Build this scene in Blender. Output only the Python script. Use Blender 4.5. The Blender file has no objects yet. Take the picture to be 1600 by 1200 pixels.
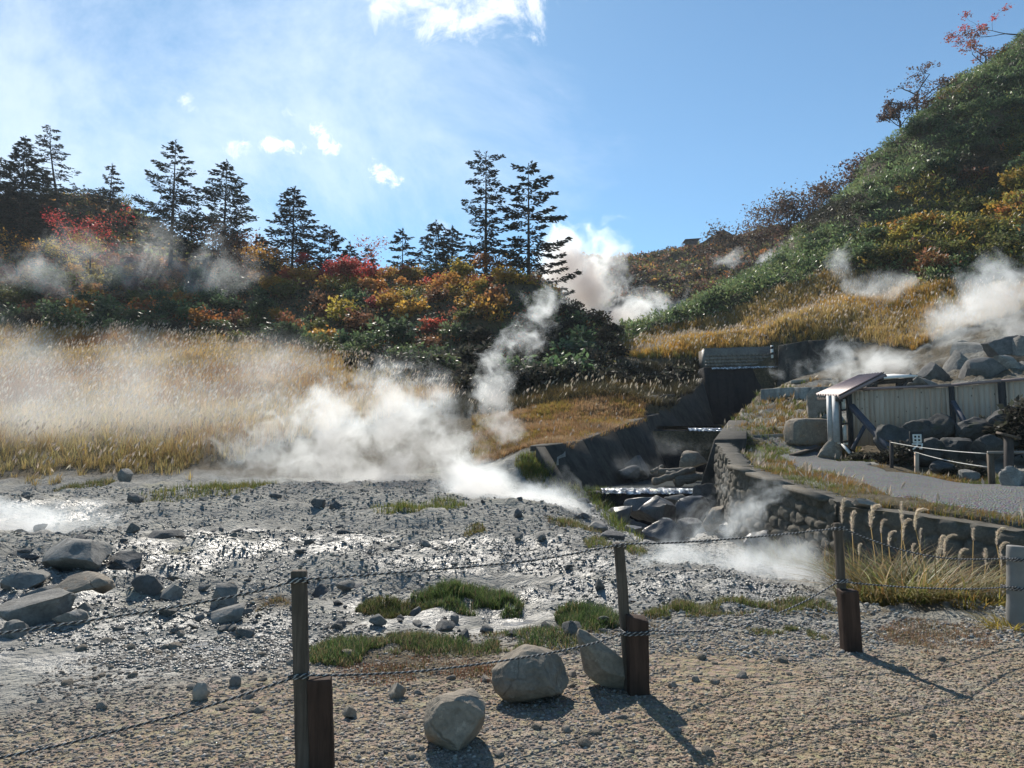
import bpy, bmesh, math, random
import numpy as np
from mathutils import Vector, Matrix

# ------------------------------------------------------------------ camera, sky, sun, exposure
scene = bpy.context.scene
COL = scene.collection
F = 1111.1                       # focal length in pixels of the 1600 px wide photograph (25 mm on 36 mm)
EYE = 1.5
PITCH = math.atan(100.0 / F)
cam = bpy.data.cameras.new("camera")
cam.lens = 25.0
cam.sensor_width = 36.0
cam.clip_start = 0.05
cam.clip_end = 3000.0
cam_ob = bpy.data.objects.new("camera", cam)
cam_ob.location = (0, 0, EYE)
cam_ob.rotation_euler = (math.pi / 2 + PITCH, 0, 0)
COL.objects.link(cam_ob)
scene.camera = cam_ob

SUN_EL = math.radians(40)
SUN_AZ = math.radians(-13)       # left of the view axis (+Y)
to_sun = Vector((math.sin(SUN_AZ) * math.cos(SUN_EL), math.cos(SUN_AZ) * math.cos(SUN_EL), math.sin(SUN_EL)))

scene.view_settings.view_transform = 'Standard'
scene.view_settings.look = 'None'
scene.view_settings.gamma = 1.0
scene.view_settings.use_curve_mapping = False
scene.view_settings.exposure = 0.6
cy = scene.cycles
cy.max_bounces = 6
cy.diffuse_bounces = 2
cy.glossy_bounces = 2
cy.transmission_bounces = 4
cy.transparent_max_bounces = 8
cy.volume_bounces = 2
cy.volume_step_rate = 0.6
cy.volume_max_steps = 400
cy.sample_clamp_indirect = 4.0
cy.use_denoising = True


class NT:
    """small helper round a node tree"""
    def __init__(self, tree):
        self.t = tree
        tree.nodes.clear()

    def n(self, typ, **kw):
        nd = self.t.nodes.new(typ)
        for k, v in kw.items():
            setattr(nd, k, v)
        return nd

    def l(self, a, b):
        self.t.links.new(a, b)

    def val(self, sock, v):
        if hasattr(v, 'is_linked') or isinstance(v, bpy.types.NodeSocket):
            self.t.links.new(v, sock)
        else:
            sock.default_value = v

    def math(self, op, a, b=None, c=None, clamp=False):
        nd = self.n('ShaderNodeMath', operation=op)
        nd.use_clamp = clamp
        self.val(nd.inputs[0], a)
        if b is not None:
            self.val(nd.inputs[1], b)
        if c is not None:
            self.val(nd.inputs[2], c)
        return nd.outputs[0]

    def vmath(self, op, a, b=None, out=0):
        nd = self.n('ShaderNodeVectorMath', operation=op)
        self.val(nd.inputs[0], a)
        if b is not None:
            self.val(nd.inputs[1], b)
        return nd.outputs[out]

    def noise(self, vec, scale, detail=3.0, rough=0.55, dist=0.0, out='Fac'):
        nd = self.n('ShaderNodeTexNoise')
        self.val(nd.inputs['Vector'], vec)
        nd.inputs['Scale'].default_value = scale
        nd.inputs['Detail'].default_value = detail
        nd.inputs['Roughness'].default_value = rough
        nd.inputs['Distortion'].default_value = dist
        return nd.outputs[out]

    def voronoi(self, vec, scale, feature='F1', out='Distance', rnd=1.0):
        nd = self.n('ShaderNodeTexVoronoi', feature=feature)
        self.val(nd.inputs['Vector'], vec)
        nd.inputs['Scale'].default_value = scale
        if 'Randomness' in nd.inputs:
            nd.inputs['Randomness'].default_value = rnd
        return nd.outputs[out]

    def ramp(self, fac, stops, interp='LINEAR'):
        nd = self.n('ShaderNodeValToRGB')
        nd.color_ramp.interpolation = interp
        els = nd.color_ramp.elements
        while len(els) < len(stops):
            els.new(0.5)
        for e, (p, c) in zip(els, stops):
            e.position = p
            e.color = (c[0], c[1], c[2], 1) if len(c) == 3 else c
        self.l(fac, nd.inputs['Fac'])
        return nd.outputs['Color']

    def mix(self, fac, a, b, blend='MIX'):
        nd = self.n('ShaderNodeMix', data_type='RGBA', blend_type=blend)
        self.val(nd.inputs[0], fac)
        for s, v in ((nd.inputs[6], a), (nd.inputs[7], b)):
            if isinstance(v, tuple) and len(v) == 3:
                v = (*v, 1)
            self.val(s, v)
        return nd.outputs[2]

    def mrange(self, v, a, b, c=0.0, d=1.0, smooth=True):
        nd = self.n('ShaderNodeMapRange')
        nd.interpolation_type = 'SMOOTHSTEP' if smooth else 'LINEAR'
        self.val(nd.inputs[0], v)
        for i, x in enumerate((a, b, c, d)):
            self.val(nd.inputs[i + 1], x)
        return nd.outputs[0]


def world_dir(px, py):
    u = (px - 800) / F
    v = (600 - py) / F
    c, s = math.cos(PITCH), math.sin(PITCH)
    return Vector((u, c - v * s, s + v * c))


def at(px, py, Y):
    """world point at depth Y that the photograph shows at pixel px, py"""
    d = world_dir(px, py)
    k = Y / d.y
    return Vector((d.x * k, Y, EYE + d.z * k))


# ---- world: physical sky with a few procedural clouds on it
world = bpy.data.worlds.new("World")
scene.world = world
world.use_nodes = True
w = NT(world.node_tree)
sky = w.n('ShaderNodeTexSky')
sky.sky_type = 'NISHITA'
sky.sun_disc = False
sky.sun_elevation = SUN_EL
sky.sun_rotation = SUN_AZ
sky.altitude = 1200
sky.air_density = 1.0
sky.dust_density = 0.25
sky.ozone_density = 1.2
gd = w.n('ShaderNodeNewGeometry')
dirv = w.vmath('SCALE', gd.outputs['Incoming'])
w.t.nodes[-1].inputs['Scale'].default_value = -1.0
dirn = w.vmath('NORMALIZE', dirv)


def cloud_mask(cx, cy, rx, ry, seed, scale, thr, soft, rot=0.0):
    """an elliptic patch of broken cloud centred on a compass direction"""
    d = world_dir(cx, cy).normalized()
    right = Vector((d.y, -d.x, 0)).normalized()
    up = right.cross(d)
    cr, sr = math.cos(rot), math.sin(rot)
    a1 = right * cr + up * sr
    a2 = up * cr - right * sr
    x = w.math('DIVIDE', w.vmath('DOT_PRODUCT', dirn, tuple(a1), out=1), rx / F)
    y = w.math('DIVIDE', w.vmath('DOT_PRODUCT', dirn, tuple(a2), out=1), ry / F)
    r2 = w.math('ADD', w.math('MULTIPLY', x, x), w.math('MULTIPLY', y, y))
    ahead = w.math('GREATER_THAN', w.vmath('DOT_PRODUCT', dirn, tuple(d), out=1), 0.5)
    fall = w.math('SUBTRACT', 1.0, w.math('SQRT', r2))
    off = w.vmath('ADD', dirn, (seed * 3.1, seed * 1.7, seed * 0.9))
    nz = w.noise(off, scale, detail=7.0, rough=0.66, dist=0.5)
    dens = w.math('ADD', w.math('MULTIPLY', w.math('MINIMUM', fall, 0.55), 0.7), w.math('MULTIPLY', w.math('SUBTRACT', nz, 0.5), 1.7))
    m = w.mrange(dens, thr, thr + soft)
    return w.math('MULTIPLY', m, ahead)


clouds = [
    (740, -14, 160, 66, 1.0, 13, 0.10, 0.45, 0.0),
    (632, 18, 72, 46, 2.0, 17, 0.14, 0.45, -0.35),
    (602, 274, 34, 20, 3.0, 42, 0.14, 0.35, -0.6),
    (511, 224, 24, 24, 4.0, 46, 0.16, 0.4, -0.8),
    (495, 200, 22, 18, 4.6, 46, 0.22, 0.4, -0.6),
    (464, 230, 30, 18, 5.0, 46, 0.22, 0.4, 0.0),
    (426, 228, 28, 17, 6.0, 46, 0.24, 0.4, 0.0),
    (373, 233, 32, 24, 7.0, 42, 0.26, 0.5, 0.3),
    (292, 160, 26, 22, 8.0, 42, 0.34, 0.6, 0.3),
    (460, 172, 30, 14, 9.0, 42, 0.36, 0.6, 0.3),
    (690, 358, 50, 18, 10.0, 30, 0.3, 0.9, 0.1),
]
tot = None
for c in clouds:
    m = cloud_mask(*c)
    tot = m if tot is None else w.math('MAXIMUM', tot, m)
veil = w.math('MULTIPLY', cloud_mask(120, 80, 620, 330, 11.0, 2.6, 0.02, 0.7, 0.15), 0.55)
skyt = w.mix(1.0, sky.outputs[0], (0.72, 0.985, 1.03), 'MULTIPLY')
skyc = w.mix(veil, skyt, (8.2, 9.0, 9.8))
skyc = w.mix(w.math('MULTIPLY', tot, 0.9), skyc, (9.6, 9.9, 10.2))
bg = w.n('ShaderNodeBackground')
bg.inputs['Strength'].default_value = 0.095
w.l(skyc, bg.inputs['Color'])
wo = w.n('ShaderNodeOutputWorld')
w.l(bg.outputs[0], wo.inputs['Surface'])

sun = bpy.data.lights.new("sun", 'SUN')
sun.energy = 4.6
sun.angle = math.radians(0.5)
sun.color = (1.0, 0.925, 0.81)
sun_ob = bpy.data.objects.new("sun", sun)
sun_ob.rotation_euler = to_sun.to_track_quat('Z', 'Y').to_euler()
sun_ob.location = (-10, 30, 40)
COL.objects.link(sun_ob)

# ------------------------------------------------------------------ numpy noise and mesh helpers
rng = np.random.default_rng(7)
random.seed(7)


def _hash(i, j, k):
    n = (i.astype(np.int64) * 374761393 + j.astype(np.int64) * 668265263 + k.astype(np.int64) * 1440670441) & 0xffffffff
    n = ((n ^ (n >> 13)) * 1274126177) & 0xffffffff
    n = ((n ^ (n >> 16)) * 2246822519) & 0xffffffff
    return ((n ^ (n >> 15)) & 0xffffff).astype(np.float64) / 0xffffff


def vnoise(x, y, z=None):
    x = np.asarray(x, float)
    y = np.asarray(y, float)
    z = np.zeros_like(x) if z is None else np.asarray(z, float)
    i, j, k = np.floor(x), np.floor(y), np.floor(z)
    fx, fy, fz = x - i, y - j, z - k
    fx, fy, fz = [f * f * f * (f * (f * 6 - 15) + 10) for f in (fx, fy, fz)]
    r = 0
    for a in (0, 1):
        for b in (0, 1):
            for c in (0, 1):
                wgt = (fx if a else 1 - fx) * (fy if b else 1 - fy) * (fz if c else 1 - fz)
                r = r + wgt * _hash(i + a, j + b, k + c)
    return r * 2 - 1


def fbm(x, y, z=None, oct=4, gain=0.5):
    s, a, f, n = 0, 1.0, 1.0, 0
    for o in range(oct):
        s = s + a * vnoise(np.asarray(x) * f + 17.3 * o, np.asarray(y) * f - 9.1 * o, None if z is None else np.asarray(z) * f + 5.7 * o)
        n += a
        a *= gain
        f *= 2.03
    return s / n


def worley(x, y, seed=0):
    """F1, F2-F1 and a cell random of jittered 2-D cells"""
    i, j = np.floor(x), np.floor(y)
    f1 = np.full(x.shape, 9.0)
    f2 = np.full(x.shape, 9.0)
    cr = np.zeros(x.shape)
    k = np.full(x.shape, float(seed))
    for a in (-1, 0, 1):
        for b in (-1, 0, 1):
            px = i + a + 0.15 + 0.7 * _hash(i + a, j + b, k)
            py = j + b + 0.15 + 0.7 * _hash(i + a, j + b, k + 7)
            d = np.hypot(px - x, py - y)
            h = _hash(i + a, j + b, k + 13)
            near = d < f1
            f2 = np.where(near, f1, np.minimum(f2, d))
            cr = np.where(near, h, cr)
            f1 = np.where(near, d, f1)
    return f1, f2 - f1, cr


def sstep(a, b, x):
    t = np.clip((np.asarray(x, float) - a) / (b - a), 0, 1)
    return t * t * (3 - 2 * t)


def inside(poly, X, Y):
    X = np.asarray(X)
    Y = np.asarray(Y)
    r = np.zeros(X.shape, bool)
    n = len(poly)
    for a in range(n):
        x1, y1 = poly[a]
        x2, y2 = poly[(a + 1) % n]
        cond = (y1 > Y) != (y2 > Y)
        xs = x1 + (Y - y1) * (x2 - x1) / ((y2 - y1) if y2 != y1 else 1e-9)
        r ^= cond & (X < xs)
    return r


def mesh_np(name, verts, faces, mat=None, col=None, smooth=False, mats=None, midx=None, sharp=0):
    """faces: list of int arrays (n,3) / (n,4); col: per-vertex rgb"""
    me = bpy.data.meshes.new(name)
    verts = np.ascontiguousarray(verts, np.float32)
    me.vertices.add(len(verts))
    me.vertices.foreach_set('co', verts.ravel())
    loops, tots = [], []
    for f in faces:
        f = np.asarray(f)
        if len(f) == 0:
            continue
        loops.append(f.ravel())
        tots.append(np.full(len(f), f.shape[1], np.int32))
    loops = np.concatenate(loops).astype(np.int32)
    tots = np.concatenate(tots)
    starts = np.concatenate(([0], np.cumsum(tots)[:-1])).astype(np.int32)
    me.loops.add(len(loops))
    me.loops.foreach_set('vertex_index', loops)
    me.polygons.add(len(tots))
    me.polygons.foreach_set('loop_start', starts)
    me.polygons.foreach_set('loop_total', tots)
    if smooth:
        me.polygons.foreach_set('use_smooth', np.ones(len(tots), bool))
    if mats:
        for m in mats:
            me.materials.append(m)
        if midx is not None:
            me.polygons.foreach_set('material_index', np.asarray(midx, np.int32))
    elif mat:
        me.materials.append(mat)
    if col is not None:
        at_ = me.attributes.new('col', 'FLOAT_COLOR', 'POINT')
        c4 = np.ones((len(verts), 4), np.float32)
        col = np.asarray(col, np.float32)
        c4[:, :col.shape[1]] = col
        at_.data.foreach_set('color', c4.ravel())
    me.update(calc_edges=True)
    me.validate()
    if sharp:
        me.set_sharp_from_angle(angle=math.radians(sharp))
    return me


def link(name, me, parent=None, loc=None, rot=None, scale=None):
    o = bpy.data.objects.new(name, me)
    COL.objects.link(o)
    if parent is not None:
        o.parent = parent
    if loc is not None:
        o.location = loc
    if rot is not None:
        o.rotation_euler = rot
    if scale is not None:
        o.scale = scale
    return o


def tag(o, label=None, cat=None, group=None, kind=None):
    if label:
        o['label'] = label
    if cat:
        o['category'] = cat
    if group:
        o['group'] = group
    if kind:
        o['kind'] = kind
    return o


def empty(name, loc, label, cat, group=None, rot=None):
    o = bpy.data.objects.new(name, None)
    o.empty_display_size = 0.2
    o.location = loc
    if rot is not None:
        o.rotation_euler = rot
    COL.objects.link(o)
    return tag(o, label, cat, group)


class MB:
    """collects boxes, bars and tubes into one mesh"""
    def __init__(self):
        self.v, self.q, self.t = [], [], []

    def add(self, verts, quads=(), tris=()):
        b = len(self.v)
        self.v += [tuple(p) for p in verts]
        self.q += [tuple(i + b for i in f) for f in quads]
        self.t += [tuple(i + b for i in f) for f in tris]

    def hexa(self, p):
        """8 corners: bottom ring 0-3, top ring 4-7 (counter-clockwise from above)"""
        self.add(p, [(3, 2, 1, 0), (4, 5, 6, 7), (0, 1, 5, 4), (1, 2, 6, 5), (2, 3, 7, 6), (3, 0, 4, 7)])

    def box(self, c, s, m=None):
        c = Vector(c)
        h = [x / 2 for x in s]
        pts = []
        for z in (-1, 1):
            for x, y in ((-1, -1), (1, -1), (1, 1), (-1, 1)):
                p = Vector((x * h[0], y * h[1], z * h[2]))
                pts.append(c + (m @ p if m else p))
        self.hexa(pts)

    def beam(self, a, b, wx, wy, roll=0.0, up=None):
        a, b = Vector(a), Vector(b)
        d = (b - a).normalized()
        ref = Vector(up) if up else (Vector((0, 0, 1)) if abs(d.z) < 0.9 else Vector((0, 1, 0)))
        s = d.cross(ref).normalized()
        t = s.cross(d)
        if roll:
            m = Matrix.Rotation(roll, 3, d)
            s, t = m @ s, m @ t
        pts = []
        for o in (a, b):
            for x, y in ((-1, -1), (1, -1), (1, 1), (-1, 1)):
                pts.append(o + s * (x * wx / 2) + t * (y * wy / 2))
        self.hexa(pts)

    def tube(self, pts, rad, n=8, cap=True):
        pts = [Vector(p) for p in pts]
        rad = rad if hasattr(rad, '__len__') else [rad] * len(pts)
        rings = []
        prev = None
        for i, p in enumerate(pts):
            d = (pts[min(i + 1, len(pts) - 1)] - pts[max(i - 1, 0)]).normalized()
            if prev is None:
                ref = Vector((0, 0, 1)) if abs(d.z) < 0.9 else Vector((1, 0, 0))
                s = d.cross(ref).normalized()
            else:
                s = (prev - d * prev.dot(d)).normalized()
            prev = s
            t = d.cross(s)
            rings.append([p + s * (math.cos(6.28318 * k / n) * rad[i]) + t * (math.sin(6.28318 * k / n) * rad[i]) for k in range(n)])
        b = len(self.v)
        for r in rings:
            self.v += [tuple(p) for p in r]
        for i in range(len(rings) - 1):
            for k in range(n):
                k2 = (k + 1) % n
                self.q.append((b + i * n + k, b + i * n + k2, b + (i + 1) * n + k2, b + (i + 1) * n + k))
        if cap:
            for i, fl in ((0, True), (len(rings) - 1, False)):
                c = len(self.v)
                self.v.append(tuple(pts[i]))
                for k in range(n):
                    k2 = (k + 1) % n
                    a1, a2 = b + i * n + k, b + i * n + k2
                    self.t.append((c, a2, a1) if fl else (c, a1, a2))

    def build(self, name, mat, parent=None, smooth=False, loc=None):
        fs = []
        if self.q:
            fs.append(np.array(self.q))
        if self.t:
            fs.append(np.array(self.t))
        me = mesh_np(name, np.array(self.v), fs, mat, smooth=smooth)
        return link(name, me, parent, loc)


def bevel(o, w_=0.01, seg=2):
    m = o.modifiers.new('bevel', 'BEVEL')
    m.width = w_
    m.segments = seg
    m.limit_method = 'ANGLE'
    return o


def new_mat(name):
    m = bpy.data.materials.new(name)
    m.use_nodes = True
    return m, NT(m.node_tree)


def finish(t, bsdf, bump=None):
    o = t.n('ShaderNodeOutputMaterial')
    t.l(bsdf, o.inputs['Surface'])


def principled(t, color, rough=0.7, spec=0.4, normal=None, metallic=0.0):
    p = t.n('ShaderNodeBsdfPrincipled')
    if isinstance(color, tuple) and len(color) == 3:
        color = (*color, 1)
    t.val(p.inputs['Base Color'], color)
    t.val(p.inputs['Roughness'], rough)
    t.val(p.inputs['Specular IOR Level'], spec)
    p.inputs['Metallic'].default_value = metallic
    if normal is not None:
        t.l(normal, p.inputs['Normal'])
    return p.outputs[0]


def bump(t, height, strength=0.5, dist=0.05, normal=None):
    b = t.n('ShaderNodeBump')
    b.inputs['Strength'].default_value = strength
    b.inputs['Distance'].default_value = dist
    t.l(height, b.inputs['Height'])
    if normal is not None:
        t.l(normal, b.inputs['Normal'])
    return b.outputs[0]
# ------------------------------------------------------------------ terrain: one height field through surveyed points
def P(*a):
    return [at(*p) for p in a]


COMMON = P(
    # shrub mound and the rise behind it (left and centre)
    (-300, 490, 74), (0, 495, 74), (250, 505, 72), (450, 515, 69), (600, 535, 64), (700, 560, 58), (780, 575, 54),
    (-300, 455, 84), (0, 452, 84), (250, 446, 85), (450, 443, 86), (600, 448, 84), (700, 450, 81), (800, 452, 76),
    (845, 458, 71), (890, 505, 65), (930, 545, 59), (860, 575, 54), (800, 600, 48), (900, 580, 52),
    (-300, 420, 98), (0, 422, 97), (250, 420, 97), (450, 437, 97), (600, 440, 95), (760, 445, 88),
    (-300, 300, 140), (0, 310, 138), (130, 310, 138), (230, 352, 134), (330, 405, 128), (430, 440, 118),
    (600, 452, 112), (780, 470, 104),
    (-300, 330, 170), (0, 350, 165), (150, 365, 165), (300, 430, 155), (500, 470, 150), (700, 480, 140),
    # valley of the big vent
    (970, 552, 60), (1000, 552, 56), (900, 540, 76), (955, 535, 84), (1000, 520, 96), (1050, 497, 108), (900, 520, 100), (820, 500, 98),
    (985, 490, 118), (930, 500, 120), (1080, 470, 122),
    # background hill
    (900, 420, 170), (960, 415, 175), (1000, 412, 185), (1080, 402, 185), (1120, 395, 182), (950, 455, 140), (1050, 440, 142), (1150, 425, 132),
    (1180, 385, 150), (1240, 365, 140), (1300, 340, 132), (1340, 325, 128),
    (900, 470, 240), (1100, 450, 240), (1300, 400, 230), (700, 520, 240), (300, 520, 240), (-300, 480, 250),
    (900, 560, 320), (1300, 520, 320), (300, 580, 320), (1700, 400, 320), (-300, 560, 320),
    # right hill: ridge line and face
    (1000, 528, 66), (1060, 495, 72), (1130, 458, 76), (1200, 415, 79), (1270, 358, 82), (1340, 303, 84), (1400, 215, 86),
    (1500, 132, 88), (1600, 62, 90), (1800, -60, 92), (2100, -150, 96),
    (1140, 480, 94), (1230, 440, 98), (1340, 360, 104), (1500, 230, 112), (1700, 120, 116), (2100, 0, 120),
    (1080, 525, 58), (1170, 500, 59), (1260, 462, 61), (1370, 412, 63), (1450, 360, 65), (1530, 300, 67), (1600, 240, 69), (1800, 120, 72), (2100, 30, 76),
    (1100, 548, 53.5), (1220, 540, 52), (1300, 520, 51), (1400, 490, 51), (1500, 440, 53), (1600, 390, 55), (1800, 300, 57), (2100, 220, 58),
)
LOW = [Vector(p) for p in (
    (-8, -6, 0), (0, -6, 0), (8, -6, 0), (-8, 0, 0), (0, 0, 0), (8, 0, 0), (-8, 3, -.02), (-3, 3.4, 0), (0, 3.4, 0), (3, 3.4, 0), (9, 3, 0),
    (-8, 5, 0), (-3, 5, 0), (0, 5, 0), (3, 5, 0), (6, 5, 0), (-8, 7, 0), (-4, 7, 0), (0, 7, 0), (3, 7, -.03), (6, 6.5, 0), (10, 6, 0),
    (-16, 9, .1), (-8, 9, .05), (-3, 9, 0), (0, 9, 0), (2.5, 9, -.05), (4.5, 9, -.2), (7, 8.5, -.25), (12, 8, -.2),
    (-18, 13, .2), (-10, 13, .1), (-5, 13, .05), (0, 13, 0), (2, 13, -.15), (4.5, 13, -.6), (6, 12, -.65), (8, 10.3, -.55), (14, 8.5, -.4),
    (-22, 18, .4), (-12, 18, .25), (-5, 18, .2), (-1, 18, .15), (1, 18, 0), (3, 17, -.9), (5, 17, -1.0), (5.4, 15, -.85),
    (5.5, 20, -1.1), (5.6, 23, -1.1))]
LOW += P((900, 790, 23.0), (870, 770, 24.5), (935, 797, 22.6), (965, 814, 21.4), (990, 838, 19.2), (828, 728, 25.5), (798, 708, 29),
         (1005, 842, 23.2), (1012, 846, 21), (1060, 850, 20), (1080, 835, 23.5),
         (-250, 768, 23), (0, 765, 24), (200, 757, 25), (400, 747, 26.5), (560, 747, 26), (650, 750, 24), (740, 742, 25.5), (800, 775, 21),
         (640, 708, 31), (735, 690, 33), (700, 655, 38), (820, 650, 36.5), (848, 699, 26.7), (912, 691, 28.5), (960, 671, 32), (1003, 656, 35.5),
         (925, 614, 42), (975, 627, 38.5), (1080, 618, 46), (1040, 604, 49), (1020, 627, 42), (830, 614, 44), (1090, 600, 50), (1100, 582, 52), (950, 590, 49),
         (-250, 662, 38), (0, 662, 38), (200, 667, 36), (400, 682, 33), (560, 672, 36), (620, 650, 39),
         (-250, 550, 60), (0, 550, 60), (250, 564, 57), (450, 592, 50), (600, 610, 46), (700, 617, 45))
HIGH = [Vector(p) for p in ((60, 0, .3), (16, 9.2, .25), (16, 13, .7), (30, 20, 2.5), (34, 33, 6), (45, 40, 16), (14, 16, .9), (22, 24, 2.2))]
HIGH += P((1600, 833, 11), (1460, 815, 12), (1315, 787, 13.3), (1230, 760, 15.8), (1155, 732, 18.6),
          (1600, 790, 12.6), (1600, 762, 14.6), (1450, 768, 15.5), (1400, 742, 18.5), (1300, 742, 20.5), (1360, 725, 22.5), (1250, 723, 24.5), (1215, 703, 28.5),
          (1170, 712, 25), (1140, 705, 27), (1130, 683, 30.2), (1220, 683, 30), (1290, 700, 27.5), (1330, 716, 26), (1480, 742, 21), (1560, 755, 17.5),
          (1240, 660, 33), (1180, 655, 36.5), (1150, 668, 36), (1280, 640, 37), (1200, 612, 43.5), (1290, 606, 42), (1225, 604, 47), (1330, 600, 42),
          (1400, 615, 34), (1330, 640, 32), (1500, 605, 33), (1600, 585, 33), (1750, 560, 33), (1450, 640, 28.5), (1600, 640, 27),
          (1600, 525, 40), (1500, 555, 40), (1430, 565, 42), (1750, 480, 40), (1140, 600, 51.3), (1210, 575, 51.5))


class Interp:
    def __init__(self, pts):
        p = np.array([tuple(v) for v in pts])
        self.c = self.warp(p[:, 0], p[:, 1])
        n = len(p)
        A = np.zeros((n + 3, n + 3))
        A[:n, :n] = self.k(self.c, self.c) + np.eye(n) * 1e-4
        A[:n, n] = 1
        A[:n, n + 1:] = self.c
        A[n:, :n] = A[:n, n:].T
        b = np.zeros(n + 3)
        b[:n] = p[:, 2] / (p[:, 1] + 12)
        self.w = np.linalg.solve(A, b)

    @staticmethod
    def warp(X, Y):
        R = np.asarray(Y) + 12
        return np.stack([np.asarray(X) / R, np.log(R)], -1)

    @staticmethod
    def k(a, b):
        d2 = ((a[:, None, :] - b[None, :, :]) ** 2).sum(-1)
        return -np.sqrt(d2 + 0.0012)

    def __call__(self, X, Y):
        X = np.asarray(X, float).ravel()
        Y = np.asarray(Y, float).ravel()
        out = np.empty(len(X))
        n = len(self.c)
        for s in range(0, len(X), 40000):
            q = self.warp(X[s:s + 40000], Y[s:s + 40000])
            out[s:s + 40000] = (self.k(q, self.c) @ self.w[:n] + self.w[n] + q @ self.w[n + 1:]) * (Y[s:s + 40000] + 12)
        return out


I_LOW, I_HIGH = Interp(COMMON + LOW), Interp(COMMON + HIGH)

# right-hand terrace behind the retaining walls and the right channel wall
TERRACE = [(90, -2), (15, 9.35), (8.15, 11.4), (6.55, 13.6), (6.3, 18.9), (7.75, 25.6), (10.7, 36.0), (18.9, 50.3), (18.9, 62), (90, 62)]
# concrete channel (top outline of its walls)
CH_L = [(1.35, 25.0), (2.7, 28.3), (6.6, 35.6), (7.0, 37.5), (11.6, 46.0), (13.6, 50.0)]
CH_R = [(6.75, 25.0), (10.8, 36.0), (18.9, 50.0)]
CHANNEL = CH_L + CH_R[::-1]


def chan_floor(Y):
    return np.where(Y < 35.9, -0.15, 2.35 + (Y - 36) * 0.06)


def pix(X, Y, Z):
    c, s = math.cos(PITCH), math.sin(PITCH)
    dz = Z - EYE
    f = Y * c + dz * s
    v = -Y * s + dz * c
    f = np.maximum(f, 0.05)
    return 800 + F * X / f, 600 - F * v / f


def zfun(X, Y, rough=True):
    shp = np.shape(X)
    X = np.asarray(X, float).ravel()
    Y = np.asarray(Y, float).ravel()
    lo, hi = I_LOW(X, Y), I_HIGH(X, Y)
    m = inside(TERRACE, X, Y).astype(float)
    m = m * (1 - sstep(50.5, 60, Y))
    z = lo * (1 - m) + hi * m
    ch = inside(CHANNEL, X, Y)
    z = np.where(ch, chan_floor(Y), z)
    if rough:
        u = X / np.maximum(Y, 1)
        flat = sstep(5.2, 7.5, Y) * (1 - sstep(24, 30, Y)) * (1 - m) * (1 - ch)
        leftside = 1 - sstep(-0.1, 0.25, u)
        r1 = fbm(X * 0.55, Y * 0.55, oct=4)
        r2 = fbm(X * 1.9 + 40, Y * 1.9, oct=3)
        z = z + flat * (r1 * (0.10 + 0.12 * leftside) + r2 * (0.06 + 0.07 * leftside) + 0.075 * fbm(X * 5.0, Y * 5.0 + 7, oct=3, gain=.65) + .06 * leftside * np.abs(fbm(X * 1.2 + 9, Y * 2.4, oct=3)))
        near = (1 - sstep(5.2, 7.5, Y)) * (1 - m)
        z = z + near * (fbm(X * 0.8, Y * 0.8, oct=3) * 0.035)
        hillL = sstep(27, 36, Y) * (1 - sstep(0.25, 0.32, u)) * (1 - ch)
        z = z + hillL * (fbm(X * 0.2, Y * 0.2, oct=4) * (0.35 + 0.9 * sstep(52, 64, Y)))
        hillR = sstep(48, 60, Y) * sstep(0.18, 0.3, u)
        z = z + hillR * fbm(X * 0.11 + Y * 0.05 + 3, Y * 0.10 - X * 0.06, oct=4) * 2.6
        z = z + sstep(95, 130, Y) * fbm(X * 0.05, Y * 0.05, oct=4) * 4.0
        z = z + m * sstep(26, 31, Y) * (fbm(X * 0.6, Y * 0.6, oct=4) * 0.3 + np.abs(fbm(X * 1.6, Y * 1.6, oct=3)) * .35 * (1 - sstep(42, 48, Y))) + m * (1 - sstep(26, 31, Y)) * fbm(X * 0.8, Y * 0.8, oct=3) * 0.04
    return z.reshape(shp)


def zz(x, y):
    return float(zfun(np.array([x]), np.array([y]))[0])


def ray_ground(px, py, y0=2.0, y1=320.0):
    """first terrain point the photograph's ray through px, py meets (arrays)"""
    px = np.atleast_1d(np.asarray(px, float))
    py = np.atleast_1d(np.asarray(py, float))
    c, s = math.cos(PITCH), math.sin(PITCH)
    u = (px - 800) / F
    v = (600 - py) / F
    dy, dz = c - v * s, s + v * c
    Ys = np.exp(np.linspace(math.log(y0), math.log(y1), 420))
    X = (u / dy)[:, None] * Ys[None]
    Z = EYE + (dz / dy)[:, None] * Ys[None]
    below = zfun(X, np.broadcast_to(Ys, X.shape), rough=False) > Z
    hit = below.argmax(1)
    ok = below.any(1)
    Yh = Ys[hit]
    Xh = (u / dy) * Yh
    return np.stack([Xh, Yh, zfun(Xh, Yh)], -1), ok


def gp(px, py, **k):
    p, ok = ray_ground(px, py, **k)
    return Vector(p[0])


def blobmask(px, py, blobs):
    m = np.zeros(px.shape)
    for cx, cy, rx, ry in blobs:
        d = np.hypot((px - cx) / rx, (py - cy) / ry)
        m = np.maximum(m, 1 - sstep(0.6, 1.15, d))
    return m


NU, NR = 760, 640
uu = np.linspace(-1.35, 1.35, NU)
RR = np.exp(np.linspace(math.log(7.0), math.log(330.0), NR))
U, R_ = np.meshgrid(uu, RR)
TX, TY = U * R_, R_ - 12.0
TZ = zfun(TX, TY)
idx = np.arange(NU * NR).reshape(NR, NU)
tq = np.stack([idx[:-1, :-1], idx[:-1, 1:], idx[1:, 1:], idx[1:, :-1]], -1).reshape(-1, 4)
tpx, tpy = pix(TX, TY, TZ)
nz_ = fbm(TX * 0.7, TY * 0.7, oct=4)
nz2 = fbm(TX * 2.5, TY * 2.5 + 9, oct=3)
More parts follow.
